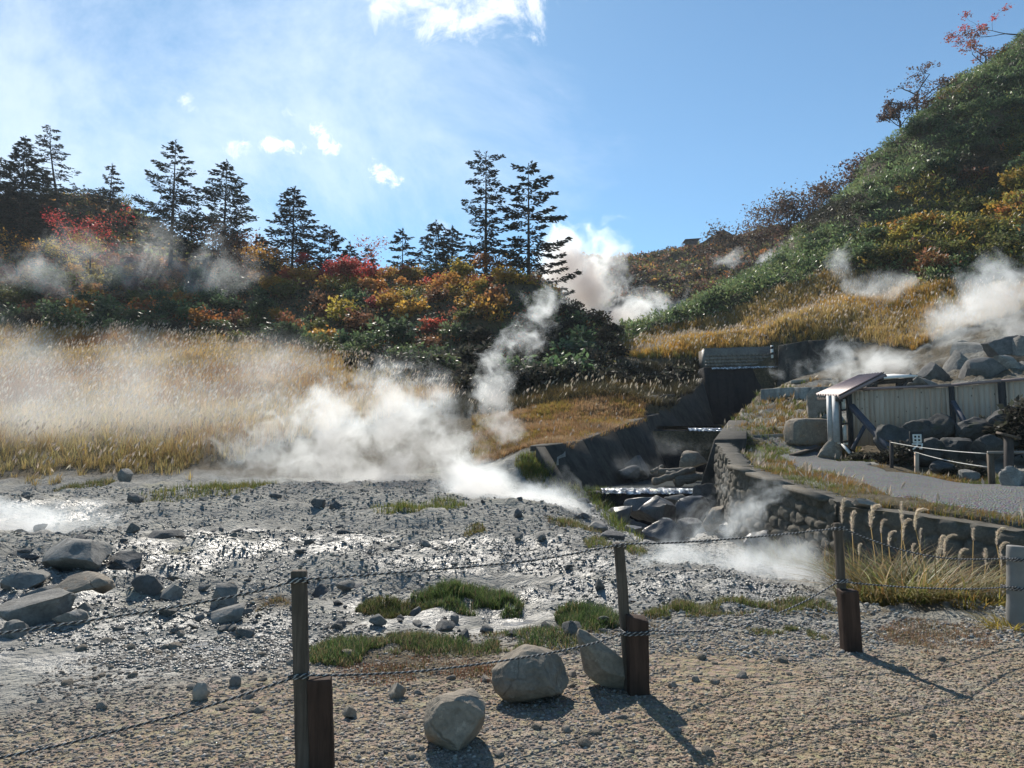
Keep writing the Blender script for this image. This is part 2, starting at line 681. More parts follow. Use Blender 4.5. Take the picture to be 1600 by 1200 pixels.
# masks laid on the ground (gravel, wet shine, vegetated soil)
m_ter = inside(TERRACE, TX, TY)
yn = tpy + nz_ * 22
gravel = sstep(975, 1060, yn + (tpx - 800) * 0.02 + np.clip(tpx - 500, 0, 500) * 0.03 - np.clip(560 - tpx, 0, 560) * 0.15) * (1 - sstep(6.2, 7.2, TY))
gravel = np.where(TY < 3, 1, gravel)
wet = blobmask(tpx, tpy + nz_ * 14, [(690, 960, 190, 38), (380, 850, 240, 26), (780, 880, 260, 24), (330, 1000, 220, 60), (120, 1010, 170, 70), (450, 1030, 60, 45),
                                      (640, 845, 330, 14), (90, 950, 140, 40), (880, 930, 100, 40), (230, 880, 180, 30), (1130, 915, 190, 34), (60, 800, 150, 25)])
wet = wet * sstep(-0.25, 0.15, nz2 + 0.1) * (TY < 22) * (TY > 3)
stream = ((TY > 15.5) & (TY < 25) & (TX > 2.2) & (TX < 6) & (~m_ter)) * 1.0
wet = np.maximum(wet, stream * sstep(-0.5, -0.1, -TZ))
soil = sstep(25.5, 28, TY + nz_ * 1.5) * (1 - (m_ter & (TY < 50)))
soil = np.maximum(soil, (m_ter & (TY < 51)) * sstep(-0.5, 0.1, nz_) * 0.95)
soil = np.where((TY > 96) & (TY < 128) & (tpx > 930) & (tpx < 1075) & (TX / TY > 0.1), 0.0, soil)
dead = blobmask(tpx, tpy, [(650, 1035, 160, 26), (1000, 985, 60, 18), (1440, 990, 120, 24), (1350, 950, 130, 22), (430, 940, 40, 14)]) * (TY < 9)
soil = np.maximum(soil, dead * sstep(-0.2, 0.3, nz2 + 0.2))
tcol = np.stack([gravel, wet, soil], -1).reshape(-1, 3)

mt, t = new_mat('ground')
tc = t.n('ShaderNodeNewGeometry').outputs['Position']
av = t.n('ShaderNodeAttribute', attribute_name='col')
sep = t.n('ShaderNodeSeparateColor')
t.l(av.outputs['Color'], sep.inputs[0])
n1 = t.noise(tc, 1.3, 5, 0.6)
n2 = t.noise(tc, 9.0, 4, 0.6)
n3 = t.noise(tc, 45.0, 3, 0.6)
vor = t.voronoi(tc, 26.0)
vorc = t.voronoi(tc, 26.0, out='Color')
vor2 = t.voronoi(tc, 60.0)
grey = t.ramp(n1, [(0.25, (0.175, 0.172, 0.158)), (0.5, (0.28, 0.275, 0.25)), (0.72, (0.37, 0.36, 0.315))])
grey = t.mix(t.mrange(n2, 0.35, 0.7), grey, (0.19, 0.187, 0.175))
grey = t.mix(t.math('MULTIPLY', t.mrange(t.noise(tc, 0.35, 3, 0.6), 0.55, 0.7), 0.5), grey, (0.33, 0.31, 0.22))
tan = t.ramp(n2, [(0.3, (0.15, 0.11, 0.07)), (0.55, (0.23, 0.175, 0.115)), (0.75, (0.3, 0.24, 0.165))])
tan = t.mix(0.3, tan, t.mix(0.88, vorc, (0.3, 0.255, 0.185)))
tan = t.mix(t.mrange(t.noise(tc, 0.5, 3, 0.6), 0.45, 0.62), tan, t.mix(0.35, tan, (0.25, 0.245, 0.225)))
soilc = t.ramp(n2, [(0.3, (0.05, 0.04, 0.025)), (0.6, (0.11, 0.085, 0.05)), (0.8, (0.16, 0.12, 0.07))])
c = t.mix(sep.outputs[0], grey, tan)
c = t.mix(sep.outputs[2], c, soilc)
c = t.mix(t.math('MULTIPLY', sep.outputs[1], 0.35), c, (0.15, 0.15, 0.148))
rough = t.math('SUBTRACT', 0.95, t.math('MULTIPLY', sep.outputs[1], 0.52))
h = t.math('ADD', t.math('MULTIPLY', vor, -0.6), t.math('ADD', t.math('MULTIPLY', n3, 0.35), t.math('MULTIPLY', vor2, -0.25)))
nb = bump(t, h, 0.55, 0.03)
nb = bump(t, n2, 0.9, 0.14, nb)
spec = t.math('ADD', 0.2, t.math('MULTIPLY', sep.outputs[1], 0.35))
finish(t, principled(t, c, rough, spec, nb))
ground = link('ground', mesh_np('ground', np.stack([TX, TY, TZ], -1).reshape(-1, 3), [tq], mt, tcol, smooth=True))
tag(ground, 'grey thermal mud flat, gravel and hillsides of the valley', 'ground', kind='structure')
# ------------------------------------------------------------------ materials for built things
def stone_mat(name, dark, light, scale=3.0, rough=0.9, bumps=0.6, stain=None, streak=False, per_object=0.25, crackd=0.0):
    m, t = new_mat(name)
    tcn = t.n('ShaderNodeTexCoord').outputs['Object']
    oi = t.n('ShaderNodeObjectInfo')
    v = t.vmath('ADD', tcn, t.vmath('SCALE', oi.outputs['Location']))
    a = t.noise(v, scale, 6, 0.65)
    b = t.noise(v, scale * 7, 5, 0.65)
    c = t.ramp(a, [(0.3, dark), (0.68, light)])
    c = t.mix(t.mrange(b, 0.35, 0.75, 0, 0.5), c, tuple(x * 0.55 for x in dark))
    ck = t.voronoi(t.vmath('ADD', v, t.vmath('MULTIPLY', t.noise(v, scale * .8, 3, .6, out='Color'), (.5 / scale, .5 / scale, .5 / scale))), scale * .4, feature='DISTANCE_TO_EDGE')
    crack = t.math('MULTIPLY', t.mrange(ck, 0.0, 0.02, 1.0, 0.0), t.mrange(t.noise(v, scale * .5, 2, .5), .5, .6))
    if crackd:
        c = t.mix(t.math('MULTIPLY', crack, crackd), c, tuple(x * 0.3 for x in dark))
        c = t.mix(t.mrange(t.noise(t.vmath('ADD', v, (7, 3, 1)), scale * 1.2, 5, 0.7), 0.6, 0.66, 0, 0.45), c, tuple(min(.6, x * 1.5) for x in light))
    if stain:
        c = t.mix(t.mrange(t.noise(v, scale * 0.8 + 0.4, 4, 0.6), 0.58, 0.72, 0, 0.7), c, stain)
    if streak:
        mp = t.n('ShaderNodeMapping')
        t.l(tcn, mp.inputs[0])
        mp.inputs['Scale'].default_value = (1.6, 1.6, 0.12)
        st = t.noise(mp.outputs[0], 1.5, 4, 0.6)
        c = t.mix(t.mrange(st, 0.45, 0.7, 0, 0.75), c, tuple(x * 0.4 for x in dark))
    k = t.math('ADD', 1 - per_object / 2, t.math('MULTIPLY', oi.outputs['Random'], per_object))
    hs = t.n('ShaderNodeHueSaturation')
    t.l(k, hs.inputs['Value'])
    t.l(c, hs.inputs['Color'])
    h = t.math('ADD', t.math('MULTIPLY', a, 0.5), t.math('MULTIPLY', b, 0.4))
    if crackd:
        h = t.math('SUBTRACT', h, t.math('MULTIPLY', crack, 0.25))
    nb = bump(t, h, bumps, 0.12 / max(scale, 0.5))
    finish(t, principled(t, hs.outputs[0], rough, 0.3, nb))
    return m


M_GREY_ROCK = stone_mat('grey_rock', (0.125, 0.12, 0.112), (0.26, 0.25, 0.23), 4.5, bumps=1.0, per_object=.4, crackd=.5)
M_TAN_ROCK = stone_mat('tan_rock', (0.17, 0.145, 0.115), (0.32, 0.275, 0.22), 6.0, stain=(0.30, 0.17, 0.08), bumps=0.9, crackd=.6)
M_PALE_ROCK = stone_mat('pale_rock', (0.2, 0.17, 0.14), (0.36, 0.32, 0.27), 3.0, stain=(0.25, 0.16, 0.1))
M_DARK_ROCK = stone_mat('dark_rock', (0.075, 0.075, 0.076), (0.17, 0.168, 0.165), 4.0, bumps=1.0, per_object=.4)
M_SHADE_ROCK = stone_mat('shaded_mossy_rock', (0.035, 0.036, 0.034), (0.085, 0.085, 0.085), 3.0, bumps=.9, stain=(.05, .055, .03))  # shade put into the rock colour; the stain is moss
M_WETROCK = stone_mat('wet_rock', (0.075, 0.075, 0.08), (0.17, 0.165, 0.16), 3.5, rough=0.35)
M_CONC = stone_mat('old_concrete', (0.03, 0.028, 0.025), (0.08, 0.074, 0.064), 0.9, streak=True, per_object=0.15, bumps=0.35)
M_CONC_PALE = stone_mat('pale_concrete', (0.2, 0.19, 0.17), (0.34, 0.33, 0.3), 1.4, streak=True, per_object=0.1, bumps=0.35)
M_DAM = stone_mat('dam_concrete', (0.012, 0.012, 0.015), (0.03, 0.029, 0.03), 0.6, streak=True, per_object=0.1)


def wood_mat(name, dark, light, scale=1.0, axis=2, rough=0.85):
    m, t = new_mat(name)
    tcn = t.n('ShaderNodeTexCoord').outputs['Object']
    mp = t.n('ShaderNodeMapping')
    t.l(tcn, mp.inputs[0])
    s = [14.0 * scale] * 3
    s[axis] = 0.9 * scale
    mp.inputs['Scale'].default_value = s
    g = t.noise(mp.outputs[0], 2.2, 5, 0.65, 0.4)
    g2 = t.noise(mp.outputs[0], 9.0, 3, 0.6)
    b = t.noise(tcn, 2.5 * scale, 4, 0.6)
    c = t.ramp(g, [(0.3, dark), (0.7, light)])
    c = t.mix(t.mrange(b, 0.4, 0.7, 0, 0.5), c, tuple(0.6 * x for x in dark))
    nb = bump(t, t.math('ADD', g, t.math('MULTIPLY', g2, 0.5)), 0.7, 0.008)
    finish(t, principled(t, c, rough, 0.25, nb))
    return m


M_POST = wood_mat('weathered_post_wood', (0.06, 0.047, 0.036), (0.155, 0.125, 0.1))
M_STUB = wood_mat('red_brown_stub_wood', (0.03, 0.018, 0.013), (0.085, 0.05, 0.036))
M_DARKWOOD = wood_mat('dark_timber', (0.035, 0.03, 0.03), (0.08, 0.07, 0.066))
M_BLUETIMBER = wood_mat('blue_grey_timber', (0.06, 0.062, 0.075), (0.13, 0.13, 0.15))
M_LOG = wood_mat('driftwood', (0.1, 0.085, 0.07), (0.26, 0.23, 0.19), axis=0)


def board_mat():
    m, t = new_mat('knotty_boards')
    tcn = t.n('ShaderNodeTexCoord').outputs['Object']
    mp = t.n('ShaderNodeMapping')
    t.l(tcn, mp.inputs[0])
    mp.inputs['Scale'].default_value = (7.0, 7.0, 0.5)
    g = t.noise(mp.outputs[0], 2.0, 5, 0.6, 0.3)
    isl = t.n('ShaderNodeNewGeometry').outputs['Random Per Island']
    c = t.ramp(g, [(0.3, (0.34, 0.245, 0.18)), (0.7, (0.5, 0.38, 0.29))])
    c = t.mix(t.math('MULTIPLY', isl, 0.45), c, (0.56, 0.45, 0.36))
    mk = t.n('ShaderNodeMapping')
    t.l(tcn, mk.inputs[0])
    mk.inputs['Scale'].default_value = (6.5, 1.0, 3.2)
    kn = t.voronoi(mk.outputs[0], 1.0)
    c = t.mix(t.mrange(kn, 0.05, 0.16, 0.85, 0.0), c, (0.05, 0.035, 0.025))
    finish(t, principled(t, c, 0.8, 0.25, bump(t, g, 0.4, 0.005)))
    return m


M_BOARD = board_mat()


def plain_mat(name, col, rough=0.6, metallic=0.0, var=0.3, scale=6.0, spec=0.4):
    m, t = new_mat(name)
    tcn = t.n('ShaderNodeTexCoord').outputs['Object']
    a = t.noise(tcn, scale, 5, 0.65)
    c = t.mix(t.mrange(a, 0.3, 0.7), tuple(x * (1 - var) for x in col), tuple(min(1, x * (1 + var)) for x in col))
    finish(t, principled(t, c, rough, spec, bump(t, a, 0.2, 0.01), metallic))
    return m


M_ROOF = plain_mat('brown_corrugated_metal', (0.26, 0.19, 0.185), 0.5, 0.1, 0.15)
M_SIDE = plain_mat('grey_metal_sheet', (0.38, 0.39, 0.4), 0.6, 0.0, 0.15)
M_WHITE = plain_mat('white_paint', (0.7, 0.69, 0.66), 0.6, 0, 0.1)
M_BLACKROPE = plain_mat('black_strand', (0.045, 0.043, 0.045), 0.75)
M_WHITEROPE = plain_mat('white_strand', (0.4, 0.38, 0.36), 0.75)
M_PIPE = plain_mat('grey_concrete_pipe', (0.19, 0.18, 0.168), 0.6, 0, 0.12)
M_WIRE = plain_mat('pale_wire', (0.4, 0.4, 0.38), 0.5)
M_SIGN = plain_mat('sign_black', (0.018, 0.016, 0.015), 0.6)

# ------------------------------------------------------------------ concrete channel: walls, weirs, dam
def wedge_wall(name, tops, bots, thick, mat, label, cat, nseg=10, panel=None, curb=0.0):
    """battered wall: list of top points and foot points; back face vertical behind the top"""
    tops = [Vector(p) for p in tops]
    bots = [Vector(p) for p in bots]
    mb = MB()
    for i in range(len(tops) - 1):
        a, b = tops[i], tops[i + 1]
        fa, fb = bots[i], bots[i + 1]
        n = Vector(((b - a).y, -(b - a).x, 0)).normalized()
        if n.dot(fa - a) > 0:
            n = -n
        ba, bb = a + n * thick, b + n * thick
        low = min(fa.z, fb.z) - 0.4
        g = 0.012
        d = (b - a).normalized() * g
        mb.hexa([fa - Vector((0, 0, .4)) + d, fb - Vector((0, 0, .4)) - d, Vector((bb.x, bb.y, low)) - d, Vector((ba.x, ba.y, low)) + d,
                 a + d, b - d, bb - d, ba + d])
    o = mb.build(name, mat)
    sub = o.modifiers.new('bevel', 'BEVEL')
    sub.width = 0.04
    sub.segments = 1
    return tag(o, label, cat)


def lerp(a, b, t_):
    return a + (b - a) * t_


# near left wall, split in cast panels along its length
wl_top = [at(852, 696, 26.0), at(912, 687, 28.3), at(960, 668, 32), at(1007, 652, 35.8), at(1030, 646, 37.6)]
wl_bot = [at(893, 768, 25.0), at(955, 752, 27.3), at(1000, 738, 31), Vector((8.1, 35.6, 0)), Vector((8.8, 37.4, 0))]
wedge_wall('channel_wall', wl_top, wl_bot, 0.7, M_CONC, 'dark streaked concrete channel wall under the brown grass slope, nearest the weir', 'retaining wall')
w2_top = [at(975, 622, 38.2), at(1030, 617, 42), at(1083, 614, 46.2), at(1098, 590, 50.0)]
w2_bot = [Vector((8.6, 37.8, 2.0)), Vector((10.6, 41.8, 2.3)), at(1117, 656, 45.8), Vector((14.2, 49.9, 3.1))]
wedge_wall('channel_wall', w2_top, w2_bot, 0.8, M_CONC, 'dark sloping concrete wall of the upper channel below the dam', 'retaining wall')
# wing at the near end of the left wall
wedge_wall('wing_wall', [at(905, 800, 23.4), at(893, 768, 25.0), at(852, 696, 26.0)], [at(930, 825, 23.2), at(925, 812, 25.0), at(893, 768, 25.2)], 0.5, M_CONC,
           'short dark concrete wing wall at the left end of the lower weir', 'retaining wall')
# right wall: leaning end and face
mb = MB()
ra, rb = at(1116, 686, 26.2), at(1088, 755, 25.4)
rc, rd = Vector((10.9, 35.8, 2.9)), Vector((10.3, 35.8, -.1))
off = Vector((0.55, -0.1, 0))
mb.hexa([rb - Vector((0, 0, .5)), rb + off - Vector((-.8, 0, .5)), rd + Vector((2.0, .3, 0)), rd, ra, ra + Vector((1.25, .1, .02)), rc + Vector((1.0, .2, 0)), rc])
o = mb.build('channel_wall', M_CONC)
bevel(o, 0.05, 1)
tag(o, 'leaning concrete wall on the right bank of the channel behind the driftwood', 'retaining wall')

# lower weir, upper weir, dam (each a solid sill with a sloping face)
def weir(name, l, r, drop, thick, mat, label, batter=0.25, cat='weir'):
    l, r = Vector(l), Vector(r)
    mb = MB()
    n = Vector((-(r - l).y, (r - l).x, 0)).normalized()
    f = -n * batter * drop
    dz = Vector((0, 0, drop))
    mb.hexa([l + f - dz, r + f - dz, r + n * thick - dz, l + n * thick - dz, l, r, r + n * thick, l + n * thick])
    o = mb.build(name, mat)
    bevel(o, 0.05, 2)
    return tag(o, label, cat)


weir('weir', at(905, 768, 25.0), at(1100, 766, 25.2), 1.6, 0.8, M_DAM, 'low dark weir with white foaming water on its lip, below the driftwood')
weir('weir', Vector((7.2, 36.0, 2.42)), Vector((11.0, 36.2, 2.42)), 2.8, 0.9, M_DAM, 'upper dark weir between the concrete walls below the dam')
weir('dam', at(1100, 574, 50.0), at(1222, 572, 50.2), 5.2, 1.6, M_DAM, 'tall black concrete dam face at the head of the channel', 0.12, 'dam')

# stepped block wall on top of the dam
def block_wall(l, r, height, rows, cols, label, mat):
    l, r = Vector(l), Vector(r)
    n = Vector((-(r - l).y, (r - l).x, 0)).normalized()
    mb = MB()
    rr = random.Random(3)
    for i in range(rows):
        for j in range(cols):
            a = lerp(l, r, (j + 0.02 + (0.5 if i % 2 else 0) * 0.0) / cols)
            b = lerp(l, r, (j + 0.98) / cols)
            z0 = height * i / rows
            z1 = height * (i + 0.8) / rows
            back = n * (i * 0.09)
            jit = n * rr.uniform(-0.03, 0.03)
            pts = [a + back + jit, b + back + jit, b + back + n * .6, a + back + n * .6]
            mb.hexa([p + Vector((0, 0, z0)) for p in pts] + [p + Vector((0, 0, z1)) for p in pts])
    mb.hexa([l + n * .3 - Vector((0, 0, .3)), r + n * .3 - Vector((0, 0, .3)), r + n * 1.8 - Vector((0, 0, .3)), l + n * 1.8 - Vector((0, 0, .3)),
             l + n * .3 + Vector((0, 0, height - .12)), r + n * .3 + Vector((0, 0, height - .12)), r + n * 1.8 + Vector((0, 0, height - .12)), l + n * 1.8 + Vector((0, 0, height - .12))])
    o = mb.build('block_wall', mat)
    return tag(o, label, 'wall')


M_BLOCK = stone_mat('masonry_block', (0.1, 0.09, 0.08), (0.22, 0.2, 0.175), 1.2, rough=0.5, bumps=0.4)
bw = block_wall(at(1104, 573, 50.6), at(1213, 570, 50.8), 1.45, 6, 18, 'stepped wall of wet grey blocks across the stream above the dam', M_BLOCK)
mb = MB()
p0 = at(1207, 568, 50.3)
mb.tube([p0, p0 + Vector((0, 0, 1.3))], 0.09, 10)
o = mb.build('gauge_post', M_WHITE)
o['label'] = 'white and black gauge post at the right end of the block wall'
o['category'] = 'post'
for k in range(3):
    mb = MB()
    mb.tube([p0 + Vector((0, 0, .2 + .42 * k)), p0 + Vector((0, 0, .38 + .42 * k))], 0.1, 10)
    mb.build('black_band', M_SIGN, o)

# dark slanting wall right of the dam, low wall below it
def slab_wall(name, pts_top, foot_dz, thick, mat, label, batter=0.0, cat='wall'):
    pts_top = [Vector(p) for p in pts_top]
    mb = MB()
    for i in range(len(pts_top) - 1):
        a, b = pts_top[i], pts_top[i + 1]
        n = Vector((-(b - a).y, (b - a).x, 0)).normalized()
        da = foot_dz if not hasattr(foot_dz, '__len__') else foot_dz[i]
        db = foot_dz if not hasattr(foot_dz, '__len__') else foot_dz[i + 1]
        fa, fb = a - n * batter * da - Vector((0, 0, da)), b - n * batter * db - Vector((0, 0, db))
        g = (b - a).normalized() * 0.006
        mb.hexa([fa + g, fb - g, b + n * thick - Vector((0, 0, db)) - g, a + n * thick - Vector((0, 0, da)) + g, a + g, b - g, b + n * thick - g, a + n * thick + g])
    o = mb.build(name, mat)
    bevel(o, 0.03, 1)
    return tag(o, label, cat)


slab_wall('side_wall', [at(1216, 540, 50.0), at(1262, 532, 49.0), at(1310, 530, 48.0)], 4.2, 0.8, M_CONC, 'dark concrete wall right of the dam under the golden grass', 0.3)
slab_wall('low_wall', [at(1188, 608, 41.5), at(1240, 605, 40.5), at(1300, 604, 39.0)], 2.4, 0.6, M_CONC_PALE, 'low pale concrete wall with a sloping end behind the bathing hut', 0.12)
slab_wall('curb', [at(1124, 682, 30.0), at(1175, 680, 29.8), at(1232, 677, 29.6)], 0.75, 0.5, M_CONC_PALE, 'flat pale concrete ledge along the rocky terrace', 0.0, 'ledge')
slab_wall('flat_beam', [at(1236, 594, 44.0), at(1300, 591, 43.5)], 0.22, 0.4, M_CONC_PALE, 'thin pale beam lying in the steam above the low wall', 0.0, 'beam')

# rough stone retaining walls below the path
def rubble_wall(name, pts_top, heights, mat, label, cell=0.42, depth=0.09, sub=0.05, thick=0.5):
    pts_top = [Vector(p) for p in pts_top]
    L = [0]
    for a, b in zip(pts_top, pts_top[1:]):
        L.append(L[-1] + (b - a).length)
    n = int(L[-1] / sub)
    H = max(heights)
    mrows = int(H / sub)
    s = np.linspace(0, L[-1], n + 1)
    arr = np.array([tuple(p) for p in pts_top])
    bx = np.stack([np.interp(s, L, arr[:, k]) for k in range(3)], -1)
    hh = np.interp(s, L, heights)
    tang = np.gradient(bx, axis=0)
    nor = np.stack([tang[:, 1], -tang[:, 0]], -1)
    nor /= np.linalg.norm(nor, axis=1)[:, None]
    tt = np.linspace(0, 1, mrows + 1)
    S, T = np.meshgrid(s, tt)
    f1, gap, cr = worley(S / cell, T * H / (cell * 0.8), 5)
    d = depth * (sstep(0.0, 0.25, gap) * (0.6 + 0.8 * cr)) + 0.03 * fbm(S * 6, T * H * 6, oct=3) + 0.12 * (T)
    V = np.empty((mrows + 1, n + 1, 3))
    V[..., 0] = bx[None, :, 0] + nor[None, :, 0] * d
    V[..., 1] = bx[None, :, 1] + nor[None, :, 1] * d
    V[..., 2] = bx[None, :, 2] - T * hh[None, :]
    # thin top + back
    back = V[0].copy()
    back[:, :2] -= nor * thick
    back2 = back.copy()
    back2[:, 2] -= hh
    top = V[0].copy()
    allv = np.concatenate([V.reshape(-1, 3), top, back, back2])
    idx = np.arange((mrows + 1) * (n + 1)).reshape(mrows + 1, n + 1)
    q = [np.stack([idx[1:, :-1], idx[1:, 1:], idx[:-1, 1:], idx[:-1, :-1]], -1).reshape(-1, 4)]
    t0 = (mrows + 1) * (n + 1)
    a = np.arange(n)
    q.append(np.stack([t0 + a, t0 + a + 1, t0 + n + 1 + a + 1, t0 + n + 1 + a], -1))
    q.append(np.stack([t0 + n + 1 + a, t0 + n + 1 + a + 1, t0 + 2 * (n + 1) + a + 1, t0 + 2 * (n + 1) + a], -1))
    # ends
    for e in (0, n):
        q.append(np.array([[idx[-1, e], idx[0, e], t0 + n + 1 + e, t0 + 2 * (n + 1) + e]]))
    o = link(name, mesh_np(name, allv, q, mat, smooth=False))
    return tag(o, label, 'retaining wall')


M_RUBBLE = stone_mat('rubble_masonry', (0.06, 0.055, 0.045), (0.14, 0.125, 0.1), 4.0, stain=(0.1, 0.075, 0.035), per_object=0.1)
rw1 = rubble_wall('retaining_wall', [at(1122, 692, 25.6), at(1150, 728, 18.9), at(1180, 740, 17.6), at(1240, 760, 15.7), at(1312, 784, 13.5)], [2.2, 1.8, 1.75, 1.55, 1.5], M_RUBBLE,
                  'mossy rubble retaining wall beside the stream, running back below the path')
rw2 = rubble_wall('retaining_wall', [at(1314, 790, 13.4), at(1400, 800, 12.6), at(1500, 815, 11.8), at(1600, 832, 11.05), Vector((9.5, 10.3, .25)), Vector((14, 9.3, .25))],
                  [1.3, 1.3, 1.1, 1.0, 1.0, 1.0], M_RUBBLE, 'low rubble wall behind the pale pampas plumes at the right')
for wo_, pts in ((rw1, [at(1150, 726, 18.95), at(1180, 738, 17.65), at(1240, 758, 15.75), at(1300, 779, 13.9)]),):
    mb = MB()
    for a, b in zip(pts, pts[1:]):
        mb.beam(a - Vector((.1, 0, .03)), b - Vector((.1, 0, .03)), 0.3, 0.07)
    mb.build('coping', M_RUBBLE, wo_)

# ------------------------------------------------------------------ gravel path
pl = [at(1195, 697, 29.5), at(1215, 712, 26.5), at(1245, 730, 23.0), at(1290, 748, 19.5), at(1380, 775, 15.0), at(1480, 795, 12.9), at(1640, 815, 11.6), Vector((13, 10.9, 0)), Vector((20, 10.4, 0))]
pr = [at(1245, 694, 30.0), at(1278, 705, 27.6), at(1330, 722, 24.5), at(1390, 738, 20.8), at(1440, 748, 18.4), at(1530, 757, 16.4), at(1660, 764, 15.0), Vector((14, 14.2, 0)), Vector((21, 13.6, 0))]
def resample(pts, n):
    a = np.array([tuple(p) for p in pts])
    d = np.concatenate(([0], np.cumsum(np.linalg.norm(np.diff(a, axis=0), axis=1))))
    s = np.linspace(0, d[-1], n)
    return np.stack([np.interp(s, d, a[:, k]) for k in range(3)], -1)
NL, NW = 160, 26
A, B = resample(pl, NL), resample(pr, NL)
wv = np.linspace(0, 1, NW)
PX = A[:, None, 0] * (1 - wv) + B[:, None, 0] * wv
PY = A[:, None, 1] * (1 - wv) + B[:, None, 1] * wv
edge = fbm(PX * 1.1, PY * 1.1, oct=3) * 0.35
PX = PX + edge * (np.abs(wv - .5) * 2)[None]
PZ = zfun(PX, PY) + 0.03 + 0.03 * np.sin(np.pi * wv)[None] - 0.06 * (np.abs(wv - .5) > .49)[None]
pidx = np.arange(NL * NW).reshape(NL, NW)
pq = np.stack([pidx[:-1, :-1], pidx[:-1, 1:], pidx[1:, 1:], pidx[1:, :-1]], -1).reshape(-1, 4)
mg, t = new_mat('path_gravel')
tcn = t.n('ShaderNodeNewGeometry').outputs['Position']
vo = t.voronoi(tcn, 30.0)
vc = t.voronoi(tcn, 30.0, out='Color')
na = t.noise(tcn, 1.2, 5, 0.6)
c = t.mix(0.22, t.ramp(na, [(0.3, (0.1, 0.1, 0.1)), (0.7, (0.17, 0.17, 0.165))]), vc)
c = t.mix(0.5, c, (0.165, 0.165, 0.162))
finish(t, principled(t, c, 0.9, 0.25, bump(t, t.math('ADD', vo, t.noise(tcn, 14.0, 3, .7)), 1.0, 0.06)))
o = link('path', mesh_np('path', np.stack([PX, PY, PZ], -1).reshape(-1, 3), [pq], mg, smooth=True))
tag(o, 'grey gravel path curving past the bathing hut', 'path', kind='structure')

# ------------------------------------------------------------------ water: pool, foam on the lips, puddles
mw, t = new_mat('milky_water')
tcn = t.n('ShaderNodeNewGeometry').outputs['Position']
na = t.noise(tcn, 3.0, 4, 0.6)
finish(t, principled(t, t.mix(na, (0.14, 0.16, 0.16), (0.22, 0.24, 0.235)), 0.12, 0.5, bump(t, t.noise(tcn, 6.0, 3, 0.5), 0.25, 0.03)))
def sheet(name, poly, z, mat, label, n=1, kind='structure'):
    me = bpy.data.meshes.new(name)
    me.from_pydata([(p[0], p[1], z if len(p) < 3 else p[2]) for p in poly], [], [list(range(len(poly)))])
    me.materials.append(mat)
    o = link(name, me)
    return tag(o, label, 'water', kind=kind)
sheet('water', [(2.1, 25.4), (6.7, 25.4), (10.9, 36.2), (7.6, 36.2)], 0.05, mw, 'milky pool of the stream behind the lower weir')
sheet('water', [(7.0, 36.5), (11.0, 36.5), (18.6, 50.2), (13.8, 50.2)], 2.62, mw, 'stream water between the upper weir and the dam')
mf, t = new_mat('foaming_water')
tcn = t.n('ShaderNodeNewGeometry').outputs['Position']
na = t.noise(tcn, 5.0, 5, 0.75)
finish(t, principled(t, t.ramp(na, [(0.46, (0.09, 0.1, 0.11)), (0.62, (0.72, 0.73, 0.75))]), 0.15, 0.6, bump(t, na, 0.9, 0.06)))
def lip(l, r, wid, label, seed):
    l, r = Vector(l), Vector(r)
    n_, m_ = 70, 7
    s = np.linspace(0, 1, n_)
    k = np.linspace(0, 1, m_)
    S, K = np.meshgrid(s, k)
    X = l.x + (r.x - l.x) * S
    Y = l.y + (r.y - l.y) * S + (K - .2) * wid
    Z = l.z + (r.z - l.z) * S + 0.05 + 0.035 * fbm(S * 40 + seed, K * 3, oct=2) - 0.16 * sstep(0.3, 0.0, K)
    id_ = np.arange(n_ * m_).reshape(m_, n_)
    q = np.stack([id_[:-1, :-1], id_[:-1, 1:], id_[1:, 1:], id_[1:, :-1]], -1).reshape(-1, 4)
    o = link('water', mesh_np('water', np.stack([X, Y, Z], -1).reshape(-1, 3), [q], mf, smooth=True))
    tag(o, label, 'water', kind='structure')
lip(at(940, 766, 24.95), at(1084, 766, 25.1), 0.7, 'white foam spilling over the lower weir', 1)
lip(Vector((8.9, 35.95, 2.46)), Vector((10.9, 36.15, 2.46)), 0.8, 'white foam on the upper weir', 2)
lip(at(1112, 575, 49.95), at(1214, 572, 50.1), 0.7, 'thin white water on top of the dam', 3)
mpud, t = new_mat('puddle_water')
tcn = t.n('ShaderNodeNewGeometry').outputs['Position']
finish(t, principled(t, (0.16, 0.16, 0.16), 0.2, 0.4, bump(t, t.noise(tcn, 14.0, 3, 0.5), 0.5, 0.02)))
for i, (px, py, rx, ry) in enumerate([(10, 818, 48, 16), (212, 982, 32, 7), (330, 1010, 36, 8), (620, 975, 60, 7), (830, 965, 50, 5), (1010, 935, 36, 5)]):
    g = gp(px, py)
    ex = abs((gp(px + rx, py) - g).x)
    ey = abs((gp(px, py - ry) - g).y)
    pts = []
    for k in range(28):
        a = k * 6.28318 / 28
        rr = 1 + 0.45 * float(fbm(np.array([math.cos(a) * 1.3 + i * 7]), np.array([math.sin(a) * 1.3]), oct=3)[0])
        pts.append((g.x + math.cos(a) * ex * rr, g.y + math.sin(a) * ey * rr))
    zs = zfun(np.array([p[0] for p in pts]), np.array([p[1] for p in pts]))
    sheet('water', pts, float(np.percentile(np.append(zs, g.z), 30)) + 0.005, mpud, 'shallow shining puddle on the wet mud flat')
